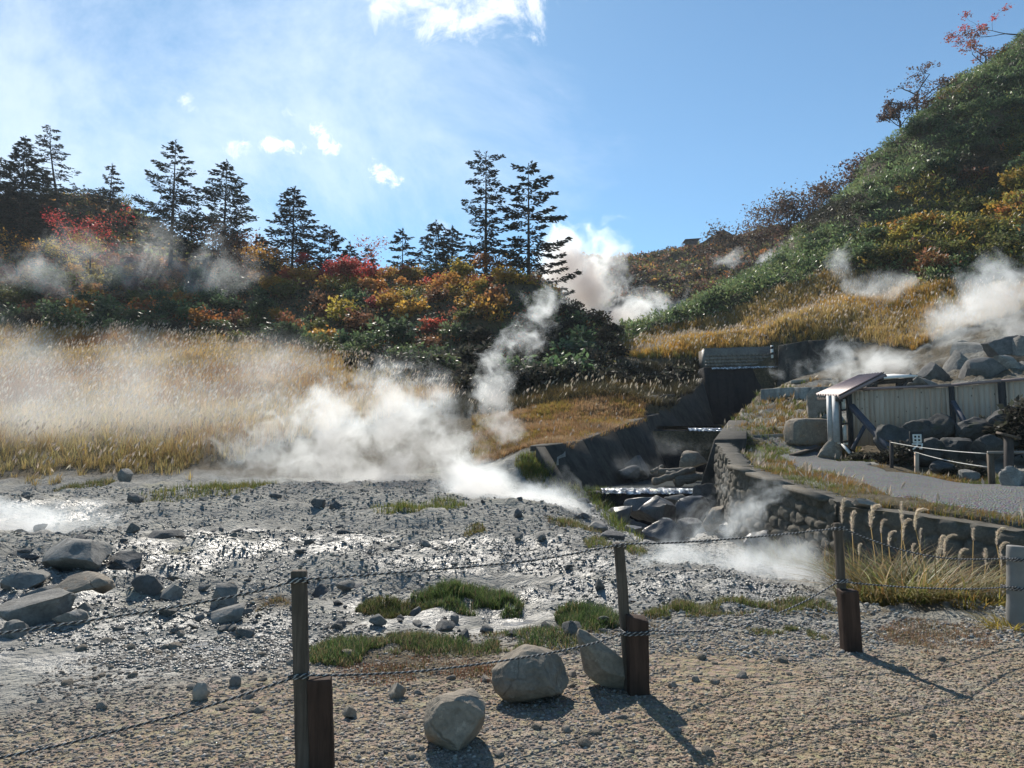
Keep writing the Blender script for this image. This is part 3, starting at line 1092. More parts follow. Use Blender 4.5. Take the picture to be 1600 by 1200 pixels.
# ------------------------------------------------------------------ bathing place: board fence, hut roof, sign, wire fence
F0, F1, F2, F3 = at(1326, 609, 26.0), at(1486, 602, 24.6), at(1564, 595, 23.9), at(1660, 588, 23.0)
fence = empty('board_fence', (lerp(F0, F3, .5).x, lerp(F0, F3, .5).y, zz(lerp(F0, F3, .5).x, lerp(F0, F3, .5).y)), 'tall knotty board fence of the bathing place above the boulders', 'fence')
fo = fence.location
def loc(p):
    return Vector(p) - fo
BH = 2.05
rr = random.Random(5)
for (a, b, h) in ((F0, F1, 2.05), (F1, F2, 2.3), (F2, F3, 2.3)):
    mb = MB()
    d = (b - a)
    Ln = Vector((d.x, d.y, 0)).length
    k = max(3, int(Ln / 0.16))
    n = Vector((d.y, -d.x, 0)).normalized()
    for i in range(k):
        s0, s1 = (i + 0.012) / k, (i + 0.988) / k
        p0, p1 = lerp(a, b, s0), lerp(a, b, s1)
        q = n * rr.uniform(-0.006, 0.006)
        dn = Vector((0, 0, h + rr.uniform(-.05, .03)))
        t_ = n * -0.025
        z1 = Vector((0, 0, -0.06))
        mb.hexa([loc(p0 - dn + q), loc(p1 - dn + q), loc(p1 - dn + q + t_), loc(p0 - dn + q + t_), loc(p0 + z1 + q), loc(p1 + z1 + q), loc(p1 + z1 + q + t_), loc(p0 + z1 + q + t_)])
    mb.build('board_panel', M_BOARD, fence)
    mb = MB()
    mb.beam(loc(a + n * .0), loc(b + n * .0), 0.16, 0.09)
    mb.build('cap_rail', M_ROOF, fence)
for p, wd in ((F0, 0.16), (F1, 0.13), (F2, 0.16)):
    n = Vector(((F3 - F0).y, -(F3 - F0).x, 0)).normalized()
    b = p + n * 0.1
    mb = MB()
    mb.beam(loc(Vector((b.x, b.y, zz(b.x, b.y) - .3))), loc(b - Vector((0, 0, .05))), wd, wd, up=(0, 1, 0))
    mb.build('post', M_DARKWOOD, fence)
for (px0, py0, Y0, px1, py1, Y1, wd) in ((1330, 634, 25.7, 1424, 740, 22.0, .17), (1489, 628, 24.3, 1520, 682, 22.9, .13), (1353, 662, 25.4, 1332, 702, 25.2, .1)):
    mb = MB()
    mb.beam(loc(at(px0, py0, Y0)), loc(at(px1, py1, Y1)), wd, wd)
    mb.build('brace', M_BLUETIMBER, fence)

# hut: corrugated mono-pitch roof over a metal cheek with an open frame
hutb = at(1305, 712, 26.8)
hut = empty('bathing_hut', hutb, 'small hut with a brown corrugated lean-to roof at the left end of the board fence', 'hut')
def hl(p):
    return Vector(p) - hutb
eA, eB, rC, rD = at(1275, 616, 28.2), at(1311, 618, 25.6), at(1382, 582, 25.6), at(1343, 586, 28.6)
nu, nv = 81, 2
Vt, Vb = [], []
for i in range(nu):
    s = i / (nu - 1)
    wz = 0.035 * math.cos(s * 2 * math.pi * 9)
    for j in range(nv):
        p = lerp(lerp(eB, eA, s), lerp(rC, rD, s), j)
        Vt.append(hl(p) + Vector((0, 0, wz)))
        Vb.append(hl(p) + Vector((0, 0, wz - 0.02)))
V = np.array([tuple(v) for v in Vt + Vb])
id_ = np.arange(nu * nv).reshape(nu, nv)
q = np.stack([id_[:-1, :-1], id_[:-1, 1:], id_[1:, 1:], id_[1:, :-1]], -1).reshape(-1, 4)
qb = q[:, ::-1] + nu * nv
ring = list(id_[:, 0]) + list(id_[-1, 1:]) + list(id_[::-1, 1][1:])
sides = np.array([[ring[k], ring[(k + 1) % len(ring)], ring[(k + 1) % len(ring)] + nu * nv, ring[k] + nu * nv] for k in range(len(ring))])
ro = link('roof', mesh_np('roof', V, [q, qb, sides], M_ROOF), hut)
mb = MB()
mb.beam(hl(eB) - Vector((0, 0, .09)), hl(rC) - Vector((0, 0, .09)), 0.06, 0.11)
mb.build('verge_board', M_ROOF, hut)
for s in (.05, .95):
    mb = MB()
    mb.beam(hl(lerp(eB, rC, s) - Vector((0, 0, .2))), hl(lerp(eA, rD, s) - Vector((0, 0, .2))), 0.1, 0.12)
    mb.build('rafter', M_DARKWOOD, hut)
# metal cheek: two sheets
cA, cB, cC = at(1291, 618, 26.6), at(1299, 618, 26.3), at(1312, 618, 25.9)
for a, b in ((cA, cB), (cB, cC)):
    mb = MB()
    dn = Vector((0, 0, 1.72))
    g = (b - a) * 0.03
    th = Vector((0.01, .05, 0))
    mb.hexa([hl(a - dn + g), hl(b - dn - g), hl(b - dn - g + th), hl(a - dn + g + th), hl(a + g), hl(b - g), hl(b - g + th), hl(a + g + th)])
    mb.build('side_panel', M_SIDE, hut)
mb = MB()
for s in (0.0, 1.0):
    p = lerp(cC, at(1324, 616, 25.75), s)
    mb.beam(hl(p - Vector((0, 0, 1.75 if s == 0 else 2.45))), hl(p), 0.07, 0.07, up=(0, 1, 0))
for z in (0.12, 0.55, 1.05, 1.7):
    a, b = cC - Vector((0, 0, z)), at(1324, 616, 25.75) - Vector((0, 0, z))
    mb.beam(hl(a), hl(b), 0.05, 0.07)
mb.build('window_frame', M_DARKWOOD, hut)
a, b = cC + Vector((.05, .06, 0)), at(1323, 616, 25.75) + Vector((-.03, .06, 0))
for z0, z1 in ((.1, .52), (1.1, 1.66)):
    mb = MB()
    mb.hexa([hl(a - Vector((0, 0, z1))), hl(b - Vector((0, 0, z1))), hl(b - Vector((0, -.02, z1))), hl(a - Vector((0, -.02, z1))),
             hl(a - Vector((0, 0, z0))), hl(b - Vector((0, 0, z0))), hl(b - Vector((0, -.02, z0))), hl(a - Vector((0, -.02, z0)))])
    mb.build('window_pane', M_WHITE, hut)
mb = MB()
mb.beam(hl(cA - Vector((0, 0, 1.75))), hl(at(1326, 693, 25.8)), 0.08, 0.08)
mb.build('sill_beam', M_WHITE, hut)
mb = MB()
mb.beam(hl(at(1314, 691, 26.0)), hl(at(1333, 714, 25.4)), 0.08, 0.08)
mb.build('brace', M_WHITE, hut)
for px, Y in ((1293, 27.0), (1328, 25.9)):
    p = at(px, 694, Y)
    mb = MB()
    mb.beam(hl(Vector((p.x, p.y, zz(p.x, p.y) - .3))), hl(p), 0.09, 0.09, up=(0, 1, 0))
    mb.build('leg', M_DARKWOOD, hut)
    if px == 1328:
        break

# open timber frame with a light roof sheet behind the fence
fr = empty('timber_frame', at(1390, 640, 30), 'open timber frame with a thin pale roof sheet rising behind the board fence', 'shelter')
fb = fr.location.copy()
mb = MB()
a, b = at(1368, 594, 29.5), at(1424, 590, 29.5)
mb.beam(a + Vector((0, 0, -.1)) - fb, b + Vector((0, 0, -.1)) - fb, 0.2, 0.18)
mb.build('beam', M_DARKWOOD, fr)
mb = MB()
mb.hexa([a - fb + Vector((-.1, -.3, 0.0)), b - fb + Vector((.1, -.3, 0.0)), b - fb + Vector((.1, 1.5, .25)), a - fb + Vector((-.1, 1.5, .25)),
         a - fb + Vector((-.1, -.3, .07)), b - fb + Vector((.1, -.3, .07)), b - fb + Vector((.1, 1.5, .32)), a - fb + Vector((-.1, 1.5, .32))])
mb.build('roof_sheet', M_WHITE, fr)
for px in (1366, 1404):
    p = at(px, 596, 29.5)
    mb = MB()
    mb.beam(Vector((p.x, p.y, zz(p.x, p.y) - .2)) - fb, p - fb, 0.17, 0.17, up=(0, 1, 0))
    mb.build('post', M_DARKWOOD, fr)
for (u0, v0, u1, v1) in ((1418, 594, 1405, 612), (1362, 597, 1346, 616), (1384, 586, 1352, 613)):
    mb = MB()
    mb.beam(at(u0, v0, 29.4) - fb, at(u1, v1, 29.4) - fb, 0.1, 0.12)
    mb.build('brace', M_DARKWOOD, fr)

# sign with the character for "men"
sg = at(1432, 742, 20.6)
sgr = empty('mens_bath_sign', sg, 'small black sign on a post with a white character, in front of the boulders', 'sign')
mb = MB()
st = at(1432, 704, 20.6)
mb.beam((0, 0, -.3), st - sg, 0.09, 0.09, up=(0, 1, 0))
mb.build('post', M_BOARD, sgr)
bw_, bh_ = 0.4, 0.6
bc = at(1432.5, 690.5, 20.55) - sg
mb = MB()
mb.box(bc, (bw_, 0.04, bh_))
bd = bevel(mb.build('board', M_SIGN, sgr), 0.008, 1)
# strokes of the character, unit square coordinates (x right, y up)
strokes = [((.18, .95), (.18, .50)), ((.18, .95), (.82, .95)), ((.82, .95), (.82, .50)), ((.18, .725), (.82, .725)), ((.18, .50), (.82, .50)), ((.5, .95), (.5, .50)),
           ((.08, .36), (.90, .36)), ((.90, .36), (.84, .06)), ((.84, .06), (.70, .08)), ((.52, .50), (.44, .24)), ((.44, .24), (.12, .04))]
mb = MB()
cw, chh = 0.33, 0.44
for i, (p, q_) in enumerate(strokes):
    f = lambda s: bc + Vector(((s[0] - .5) * cw, -0.024 - i * 0.0006, (s[1] - .5) * chh))
    a, b = f(p), f(q_)
    d = (b - a).normalized() * 0.018
    mb.beam(a - d, b + d, 0.042, 0.012, up=(0, 1, 0))
mb.build('character', M_WHITE, bd)

# wire fence posts and wires, rail fence at the right edge
def simple_post(px, py0, py1, Y, wd, mat, label, name='fence_post', cat='post', group=None):
    b, tp = at(px, py1, Y), at(px, py0, Y)
    b.z = min(b.z, zz(b.x, b.y)) - 0.15
    o = empty(name, b, label, cat, group)
    mb = MB()
    mb.beam((0, 0, 0), tp - b, wd, wd, up=(0, 1, 0))
    ob = mb.build('shaft', mat, o)
    bevel(ob, 0.012, 1)
    return o, tp - b
rail = empty('rail_fence', at(1547, 756, 15.9), 'grey wooden rail fence with a white-topped rail beside the path', 'fence')
rb_ = rail.location.copy()
for px, py0, Y in ((1547, 708, 15.9), (1640, 708, 15.5)):
    p = at(px, py0, Y)
    mb = MB()
    mb.beam(Vector((p.x, p.y, zz(p.x, p.y) - .2)) - rb_, p - rb_, 0.1, 0.1, up=(0, 1, 0))
    mb.build('post', M_POST, rail)
mb = MB()
mb.beam(at(1543, 707, 15.9) - rb_, at(1660, 706, 15.4) - rb_, 0.11, 0.06)
mb.build('rail', M_PIPE, rail)
o, tp = simple_post(1576, 682, 760, 15.2, 0.14, M_DARKWOOD, 'dark post with a small slanting board on top, right of the men sign', 'lectern_post')
mb = MB()
mb.box(tp + Vector((0, 0, .02)), (0.36, 0.3, 0.05), Matrix.Rotation(0.25, 3, 'Y') @ Matrix.Rotation(0.2, 3, 'X'))
mb.build('top_board', M_POST, o)
for (p, q_, sag, wl) in ((at(1392, 691, 21.5), at(1546, 709, 15.9), .05, 'upper thin pale wire strung past the men sign to the rail fence'), (at(1420, 703, 20.9), at(1546, 730, 15.9), .06, 'lower thin pale wire strung past the men sign to the rail fence')):
    mb = MB()
    mb.tube([lerp(p, q_, k / 10) - Vector((0, 0, sag * 4 * (k / 10) * (1 - k / 10))) for k in range(11)], 0.012, 5)
    tag(mb.build('fence_wire', M_WIRE), wl, 'wire')
o, tp = simple_post(1393, 688, 735, 21.7, 0.09, M_DARKWOOD, 'thin dark post carrying the wires at the foot of the long brace')

# flat pale plank on the path by the hut
mb = MB()
a, b = at(1238, 713, 26.6), at(1280, 708, 27.4)
mb.beam(Vector((a.x, a.y, zz(a.x, a.y) + .09)), Vector((b.x, b.y, zz(b.x, b.y) + .09)), 0.3, 0.05)
tag(mb.build('plank', M_POST), 'pale plank lying across the path by the hut', 'plank')

# ------------------------------------------------------------------ houses on the far skyline
M_FARWALL = plain_mat('far_wall', (0.07, 0.07, 0.085), 0.9)
M_FARROOF = plain_mat('far_roof', (0.05, 0.05, 0.065), 0.8)
b = at(1080, 396, 182)
o = empty('lookout_hut', b, 'tiny flat-roofed hut on the far skyline', 'hut')
mb = MB()
mb.box((0, 0, 1.4), (2.6, 2.6, 3.4))
mb.build('wall', M_FARWALL, o)
mb = MB()
mb.beam((-1.9, 0, 3.2), (1.9, 0, 3.45), 3.4, 0.28)
mb.build('roof', M_FARROOF, o)
b = at(1120, 392, 180)
o = empty('gabled_house', b, 'dark gabled house beside the tiny hut on the far skyline', 'house')
mb = MB()
zr = 4.2
mb.add([(-4.2, -4, -2), (4.2, -4, -2), (4.2, 4, -2), (-4.2, 4, -2), (-4.2, -4, 1.2), (4.2, -4, 1.8), (4.2, 4, 1.8), (-4.2, 4, 1.2), (.4, -4, zr - .4), (.4, 4, zr - .4)],
       [(0, 1, 5, 4), (1, 2, 6, 5), (2, 3, 7, 6), (3, 0, 4, 7)], [(4, 5, 8), (6, 7, 9)])
mb.build('wall', M_FARWALL, o)
mb = MB()
mb.beam((-5.2, 0, .6), (.45, 0, zr), 9, 0.25)
mb.beam((.35, 0, zr), (5.0, 0, 1.6), 9, 0.25)
mb.build('roof', M_FARROOF, o)
# ------------------------------------------------------------------ foreground rope fence
def post(name, base, top, w_, d_, mat, parent, yaw=0.0, jag=0, oct=False):
    base, top = Vector(base), Vector(top)
    ax = (top - base)
    L = ax.length
    n = 16
    rr = random.Random(int(abs(base.x) * 1000) + int(w_ * 1e4))
    rings = []
    ns = 12 if oct else 4
    mb = MB()
    if oct:
        pts = [base + ax * (k / n) for k in range(n + 1)]
        mb.tube(pts, [w_ / 2 * (1 + rr.uniform(-.03, .03)) for _ in pts], 12)
    else:
        s = Vector((math.cos(yaw), math.sin(yaw), 0))
        t_ = Vector((-math.sin(yaw), math.cos(yaw), 0))
        for k in range(n + 1):
            c = base + ax * (k / n) + s * rr.uniform(-.0015, .0015)
            ring = []
            for x, y in ((-1, -1), (1, -1), (1, 1), (-1, 1)):
                p = c + s * (x * w_ / 2) + t_ * (y * d_ / 2)
                if k == n and jag:
                    p.z += rr.uniform(-jag, jag)
                ring.append(p)
            rings.append(ring)
        b0 = len(mb.v)
        for r in rings:
            mb.v += [tuple(p) for p in r]
        for k in range(n):
            for e in range(4):
                e2 = (e + 1) % 4
                mb.q.append((b0 + 4 * k + e, b0 + 4 * k + e2, b0 + 4 * k + 4 + e2, b0 + 4 * k + 4 + e))
        mb.q.append((b0 + 3, b0 + 2, b0 + 1, b0))
        mb.q.append(tuple(b0 + 4 * n + e for e in range(4)))
    o = mb.build(name, mat, parent)
    bevel(o, 0.007, 2)
    return o


def rope_mesh(pts, rad, pitch):
    """two-colour twisted rope along a polyline: returns meshes for black and white strands"""
    P_ = resample(pts, max(12, int(sum((Vector(a) - Vector(b)).length for a, b in zip(pts, pts[1:])) / (pitch / 9))))
    tang = np.gradient(P_, axis=0)
    tang /= np.linalg.norm(tang, axis=1)[:, None] + 1e-9
    up = np.array([0, 0, 1.0])
    s = np.cross(tang, up)
    bad = np.linalg.norm(s, axis=1) < 0.05
    s[bad] = (1, 0, 0)
    s /= np.linalg.norm(s, axis=1)[:, None]
    t_ = np.cross(s, tang)
    d = np.concatenate(([0], np.cumsum(np.linalg.norm(np.diff(P_, axis=0), axis=1))))
    out = []
    ns = 6
    for st in range(3):
        a = 2 * np.pi * d / pitch + st * 2 * np.pi / 3
        c = P_ + (s * np.cos(a)[:, None] + t_ * np.sin(a)[:, None]) * rad * 0.52
        k = np.arange(ns) * 2 * np.pi / ns
        V = c[:, None] + (s[:, None] * np.cos(k)[None, :, None] + t_[:, None] * np.sin(k)[None, :, None]) * rad * 0.56
        n = len(P_)
        idx = np.arange(n * ns).reshape(n, ns)
        q = np.stack([idx[:-1], np.roll(idx, -1, 1)[:-1], np.roll(idx, -1, 1)[1:], idx[1:]], -1).reshape(-1, 4)
        out.append((V.reshape(-1, 3), q))
    return out


def rope_obj(name, pts, parent=None, rad=0.0058, pitch=0.036):
    st = rope_mesh(pts, rad, pitch)
    vs, qs, mi, b = [], [], [], 0
    for i, (v, q) in enumerate(st):
        vs.append(v)
        qs.append(q + b)
        b += len(v)
        mi += [1 if i == 0 else 0] * len(q)
    me = mesh_np(name, np.concatenate(vs), [np.concatenate(qs)], smooth=True, mats=[M_BLACKROPE, M_WHITEROPE], midx=mi)
    return link(name, me, parent)


def coil(c, w_, d_, turns, rise, yaw=0.0):
    """rope wound round a square post"""
    pts = []
    n = 16 * turns
    for k in range(n + 1):
        a = k / 16 * 2 * math.pi
        ca, sa = math.cos(a), math.sin(a)
        m = max(abs(ca), abs(sa)) ** 0.75
        p = Vector((ca / m * w_ / 2, sa / m * d_ / 2, rise * k / n))
        p = Matrix.Rotation(yaw, 3, 'Z') @ p
        pts.append(Vector(c) + p)
    return pts


Y1, Y2, Y3, Y4 = 3.42, 4.55, 5.5, 6.25
p1b, p1t = at(477, 1196, Y1), at(467, 891, Y1)
p2b, p2t = at(986, 1060, Y2), at(967, 848, Y2)
p3b, p3t = at(1322, 998, Y3), at(1309, 817, Y3)
p4b, p4t = at(1588, 963, Y4), at(1590, 853, Y4)
G_POST = None
po1 = empty('fence_post', (p1b.x, p1b.y, 0), 'nearest rope-fence post, a grey squared pole bolted to a red-brown stub', 'post')
b1 = Vector((p1b.x, p1b.y, 0))
post('pole', Vector((0, 0, -.1)), p1t - b1, 0.068, 0.055, M_POST, po1, 0.1)
s1 = at(493, 1058, Y1) - b1
post('stub', Vector((0.082, .02, -.1)), Vector((s1.x + .02, .0, s1.z)), 0.105, 0.09, M_STUB, po1, 0.15)
po2 = empty('fence_post', (p2b.x, p2b.y, 0), 'rope-fence post with a jagged broken stub, behind the leaning boulder', 'post')
b2 = Vector((p2b.x, p2b.y, 0))
post('pole', Vector((0, 0, -.1)), p2t - b2, 0.06, 0.045, M_POST, po2, 0.2)
s2 = at(990, 962, Y2) - b2
post('stub', Vector((.035, -.045, -.1)), Vector((s2.x + .012, -.045, s2.z)), 0.125, 0.09, M_STUB, po2, 0.1, jag=0.02)
po3 = empty('fence_post', (p3b.x, p3b.y, 0), 'leaning rope-fence post with a dark stub beside the pampas clump', 'post')
b3 = Vector((p3b.x, p3b.y, 0))
post('pole', Vector((0.0, .03, -.1)), p3t - b3, 0.058, 0.045, M_POST, po3, 0.1)
s3 = at(1314, 919, Y3) - b3
post('stub', Vector((.02, -.04, -.1)), Vector((s3.x + .03, -.04, s3.z)), 0.125, 0.1, M_STUB, po3, 0.1, jag=0.012)
po4 = empty('pipe_post', (p4b.x, p4b.y, 0), 'thick round grey post at the right edge, behind the ropes', 'post')
b4 = Vector((p4b.x, p4b.y, 0))
post('shaft', Vector((0.0, 0, -.1)), p4t - b4, 0.165, 0.165, M_PIPE, po4, oct=True)

def chain(pix_pts):
    return [at(x, y, Y) for x, y, Y in pix_pts]
def smooth_line(pts, n=60):
    """Catmull-Rom through the points"""
    p = [Vector(q) for q in pts]
    p = [p[0] * 2 - p[1]] + p + [p[-1] * 2 - p[-2]]
    out = []
    for i in range(1, len(p) - 2):
        for k in range(12):
            s = k / 12
            a, b, c, d = p[i - 1], p[i], p[i + 1], p[i + 2]
            out.append(0.5 * ((2 * b) + (c - a) * s + (2 * a - 5 * b + 4 * c - d) * s * s + (3 * b - a - 3 * c + d) * s ** 3))
    out.append(p[-2])
    return out
def span(p_list):
    n = len(p_list)
    return smooth_line(p_list)
def ys(y0, y1, xs, x0, x1):
    return [y0 + (y1 - y0) * (x - x0) / (x1 - x0) for x in xs]
def span_pix(pp, Ya, Yb):
    """pixel polyline between two posts at depths Ya, Yb -> smooth 3-D line (depth runs straight between the posts)"""
    x0, x1 = pp[0][0], pp[-1][0]
    pts = []
    for x, y in pp:
        # depth along a straight plan line: 1/Y varies linearly with pixel x
        k = (x - x0) / (x1 - x0)
        Y = 1 / ((1 - k) / Ya + k / Yb)
        pts.append(at(x, y, Y))
    return smooth_line(pts)
Yl = 3.05
up_spans = [((-160, 1018), (0, 990), (150, 968), (300, 944), (400, 924), (463, 907)), ((475, 905), (560, 899), (640, 893), (750, 884), (850, 873), (962, 852)),
            ((972, 850), (1050, 848), (1130, 843), (1220, 835), (1304, 826)), ((1314, 824), (1360, 843), (1420, 862), (1490, 873), (1580, 873)), ((1580, 873), (1640, 868), (1720, 862))]
lo_spans = [((-160, 1222), (0, 1184), (100, 1163), (220, 1132), (330, 1102), (462, 1058)), ((475, 1055), (560, 1054), (660, 1048), (760, 1036), (860, 1020), (935, 1003), (985, 985)),
            ((995, 983), (1060, 987), (1130, 983), (1200, 964), (1260, 938), (1304, 912)), ((1316, 909), (1380, 915), (1450, 919), (1520, 920), (1580, 917)), ((1580, 917), (1640, 921), (1720, 925))]
deps = [(Yl, Y1 - .04), (Y1 - .04, Y2 - .05), (Y2 - .05, Y3 - .04), (Y3 - .04, Y4 - .1), (Y4 - .1, Y4 + .3)]
for spans, lab in ((up_spans, 'upper black and white twisted rope strung along the fence posts'), (lo_spans, 'lower black and white twisted rope strung along the fence posts')):
    allp = []
    for sp, (ya, yb) in zip(spans, deps):
        allp += span_pix(sp, ya, yb)
    ro_ = rope_obj('rope', allp)
    tag(ro_, lab, 'rope')
    up = lab.startswith('upper')
    for (q, Yq, pw, pd, bb, yaw) in (((467, 906 if up else 1055), Y1, .085, .075, b1, .1), ((968, 852) if up else (990, 985), Y2, (.075 if up else .16), (.065 if up else .16), b2, .1),
                                     ((1310, 826) if up else (1315, 908), Y3, .075, .065, b3, .1), ((1590, 873 if up else 918), Y4, .19, .19, b4, 0)):
        c = at(q[0], q[1], Yq)
        if not up and Yq == Y2:
            c.y -= 0.02
        rope_obj('knot', coil(c - Vector((0, 0, .014)), pw, pd, 2, 0.028, yaw), ro_)

# ------------------------------------------------------------------ rocks
def ico(sub):
    bm = bmesh.new()
    bmesh.ops.create_icosphere(bm, subdivisions=sub, radius=1.0)
    v = np.array([tuple(x.co) for x in bm.verts])
    f = np.array([[l.index for l in x.verts] for x in bm.faces])
    bm.free()
    return v, f
ICO = {s: ico(s) for s in (1, 2, 3, 4, 5)}
def rand_axis(r):
    return Vector(r.normal(size=3)).normalized()


def rock_np(seed, sub=3, cuts=9, rough=0.06, cut_lo=0.55, cut_hi=0.9):
    r = np.random.default_rng(seed)
    v, f = ICO[sub]
    v = v.copy()
    if sub >= 3 and cut_hi < .86:
        cuts, cut_lo, cut_hi = cuts + 7, cut_lo - .12, cut_hi - .06
    for _ in range(cuts):
        n = r.normal(size=3)
        n /= np.linalg.norm(n)
        d = r.uniform(cut_lo, cut_hi)
        dot = v @ n
        m = dot > d
        v[m] -= n[None] * ((dot[m] - d) * 0.92)[:, None]
    if rough:
        L = np.linalg.norm(v, axis=1, keepdims=True)
        k = 1 + rough * 1.5 * fbm(v[:, 0] * 2 + seed * 3.3, v[:, 1] * 2, v[:, 2] * 2, oct=4)[:, None] + rough * 0.6 * fbm(v[:, 0] * 9, v[:, 1] * 9 + seed, v[:, 2] * 9, oct=3)[:, None]
        v = v * k
    return v, f
def rock_mesh(seed, mat, sub=3, cuts=9, rough=0.06, squash=(1, 1, 1), lo=0.55, hi=0.9, smooth=True):
    v, f = rock_np(seed, sub, cuts, rough, lo, hi)
    v = v * np.array(squash)
    return mesh_np('rock', v, [f], mat, smooth=smooth, sharp=26)
def place_rock(me, c, size, rot, label, name='rock', cat='rock', group=None):
    o = link(name, me, None, c, rot, size if hasattr(size, '__len__') else (size,) * 3)
    return tag(o, label, cat, group)

# three boulders by the rope
def fg_rock(seed, px, py, Y, w_, h_, rot, label, mat=M_TAN_ROCK, cuts=12, d_=None, rough=0.05, lo=.6, hi=.92):
    c = at(px, py, Y)
    v, f = rock_np(seed, 5, cuts, rough, lo, hi)
    R = np.array(Matrix.Rotation(rot[2], 3, 'Z') @ Matrix.Rotation(rot[1], 3, 'Y') @ Matrix.Rotation(rot[0], 3, 'X'))
    v = v @ R.T
    ext = v.max(0) - v.min(0)
    mid = (v.max(0) + v.min(0)) / 2
    v = (v - mid) / ext * np.array([w_, d_ or w_ * .85, h_])
    c.z = zz(c.x, c.y) + h_ * .5 - .035
    o = link('boulder', mesh_np('boulder', v, [f], mat, smooth=True, sharp=26), None, c)
    return tag(o, label, 'boulder')
v, f = ICO[5]
v = np.sign(v) * np.abs(v) ** .52
for n_, d_ in (((.55, -.3, .75), .98), ((.8, -.4, -.5), .86), ((-.5, -.6, -.6), .98), ((.2, -.95, .2), .82), ((-.75, -.3, .55), 1.0), ((-.3, .5, .8), .9), ((.75, .5, .3), .95)):
    n_ = np.array(n_) / np.linalg.norm(n_)
    dd = v @ n_
    v = v - n_[None] * (np.maximum(dd - d_, 0) * .9)[:, None]
v = v * (1 + .05 * fbm(v[:, 0] * 1.6, v[:, 1] * 1.6, v[:, 2] * 1.6, oct=4) + .018 * fbm(v[:, 0] * 8, v[:, 1] * 8, v[:, 2] * 8, oct=3))[:, None]
v[:, 0] = v[:, 0] * (1 + .1 * v[:, 2]) + .08 * v[:, 2]
v = v @ np.array(Matrix.Rotation(-.09, 3, 'Y')).T
v = v / (v.max(0) - v.min(0)) * np.array([.31, .27, .275])
c = at(711, 1124, 3.76)
o = link('boulder', mesh_np('boulder', v, [f], M_TAN_ROCK, smooth=True, sharp=30), None, (c.x, c.y, zz(c.x, c.y) + .115))
tag(o, 'small brown boulder nearest the camera, right of the first post', 'boulder')
fg_rock(23, 829, 1050, 4.45, 0.47, 0.35, (.1, -.2, 1.0), 'rounded mottled boulder crossed by the lower rope', cuts=9, lo=.72, hi=.95, rough=.06)
# leaning boulder with a toe
v, f = rock_np(31, 5, 12, 0.05, .55, .85)
v = v * np.array([.21, .19, .25])
v[:, 0] += -0.5 * v[:, 2] - 0.02
tv = (v[:, 2] < -0.05)
k = sstep(-0.04, -0.2, v[:, 2]) * sstep(0.0, 0.15, v[:, 0] - .02)
v[:, 0] += k * 0.13
c = at(940, 1028, 4.62)
o = link('boulder', mesh_np('boulder', v, [f], M_TAN_ROCK, smooth=True), None, (c.x, c.y, 0.17))
tag(o, 'brown boulder leaning left against the second fence post', 'boulder')

# larger rocks of the mud flat, each placed where it lies
def put(px, py_base, w_px, h_px, seed, mat, label, name='rock', dpt=0.9, cuts=10, lo=.5, hi=.85, rot=0.0, sub=4, sink=0.25, rough=.07, group=None, Y=None):
    g = gp(px, py_base) if Y is None else at(px, py_base, Y)
    s = g.y / F
    W, H = w_px * s, h_px * s * (1 + sink)
    v, f = rock_np(seed, sub, cuts, rough, lo, hi)
    ext = v.max(0) - v.min(0)
    v = (v - (v.max(0) + v.min(0)) / 2) / ext * np.array([W, W * dpt, H])
    o = link(name, mesh_np(name, v, [f], mat, smooth=True, sharp=26), None, (g.x, g.y + W * dpt * .35, g.z + H * 0.5 - H * sink / (1 + sink)), (0, 0, rot))
    return tag(o, label, 'rock', group)
put(25, 978, 110, 48, 41, M_GREY_ROCK, 'large flat-topped grey rock cut by the left edge')
put(92, 898, 120, 50, 42, M_GREY_ROCK, 'pointed dark grey rock mound near the left edge, with steam behind it', cuts=6, lo=.4, hi=.7)
put(118, 924, 80, 33, 43, M_TAN_ROCK, 'brownish angular slab rock in front of the pointed grey mound', cuts=8)
put(58, 922, 55, 20, 44, M_GREY_ROCK, 'low grey rock left of the brownish slab')
put(30, 915, 60, 30, 45, M_GREY_ROCK, 'grey hump of rock below the steam at the left edge')
put(178, 893, 62, 30, 46, M_DARK_ROCK, 'dark craggy rock right of the pointed grey mound', rough=.2)
put(225, 935, 45, 26, 47, M_DARK_ROCK, 'dark rounded rock on the stony flat, left of the broken grey rocks')
put(262, 938, 34, 24, 48, M_GREY_ROCK, 'grey rock touching the dark rounded rock on the flat')
put(102, 982, 44, 20, 49, M_GREY_ROCK, 'pale blue-grey stone in front of the flat-topped rock')
put(128, 968, 30, 17, 50, M_GREY_ROCK, 'smaller blue-grey stone behind the pale one')
put(10, 1000, 40, 24, 51, M_GREY_ROCK, 'grey stone at the left edge below the flat-topped rock')
put(346, 948, 38, 40, 52, M_GREY_ROCK, 'upper block of the broken grey rocks left of the first post', cuts=7)
put(350, 978, 58, 26, 53, M_GREY_ROCK, 'lower split slab of the broken grey rocks left of the first post', cuts=7)
put(352, 920, 24, 18, 54, M_TAN_ROCK, 'tan stone behind the broken grey rocks')
put(248, 845, 58, 24, 55, M_DARK_ROCK, 'long dark wedge of rock by the trickle on the left flat', cuts=6)
put(368, 845, 22, 14, 56, M_DARK_ROCK, 'small squarish dark stone right of the dark wedge')
put(205, 790, 26, 18, 57, M_DARK_ROCK, 'round dark rock near the mossy bank at the left')
put(190, 755, 22, 20, 58, M_GREY_ROCK, 'grey boulder at the edge of the pampas slope')
put(310, 1095, 26, 26, 59, M_PALE_ROCK, 'round pale cobble on the gravel left of the first post', cuts=5, lo=.8, hi=.95)
put(365, 1072, 18, 16, 60, M_GREY_ROCK, 'round grey cobble below the broken rocks', cuts=5, lo=.8, hi=.95)
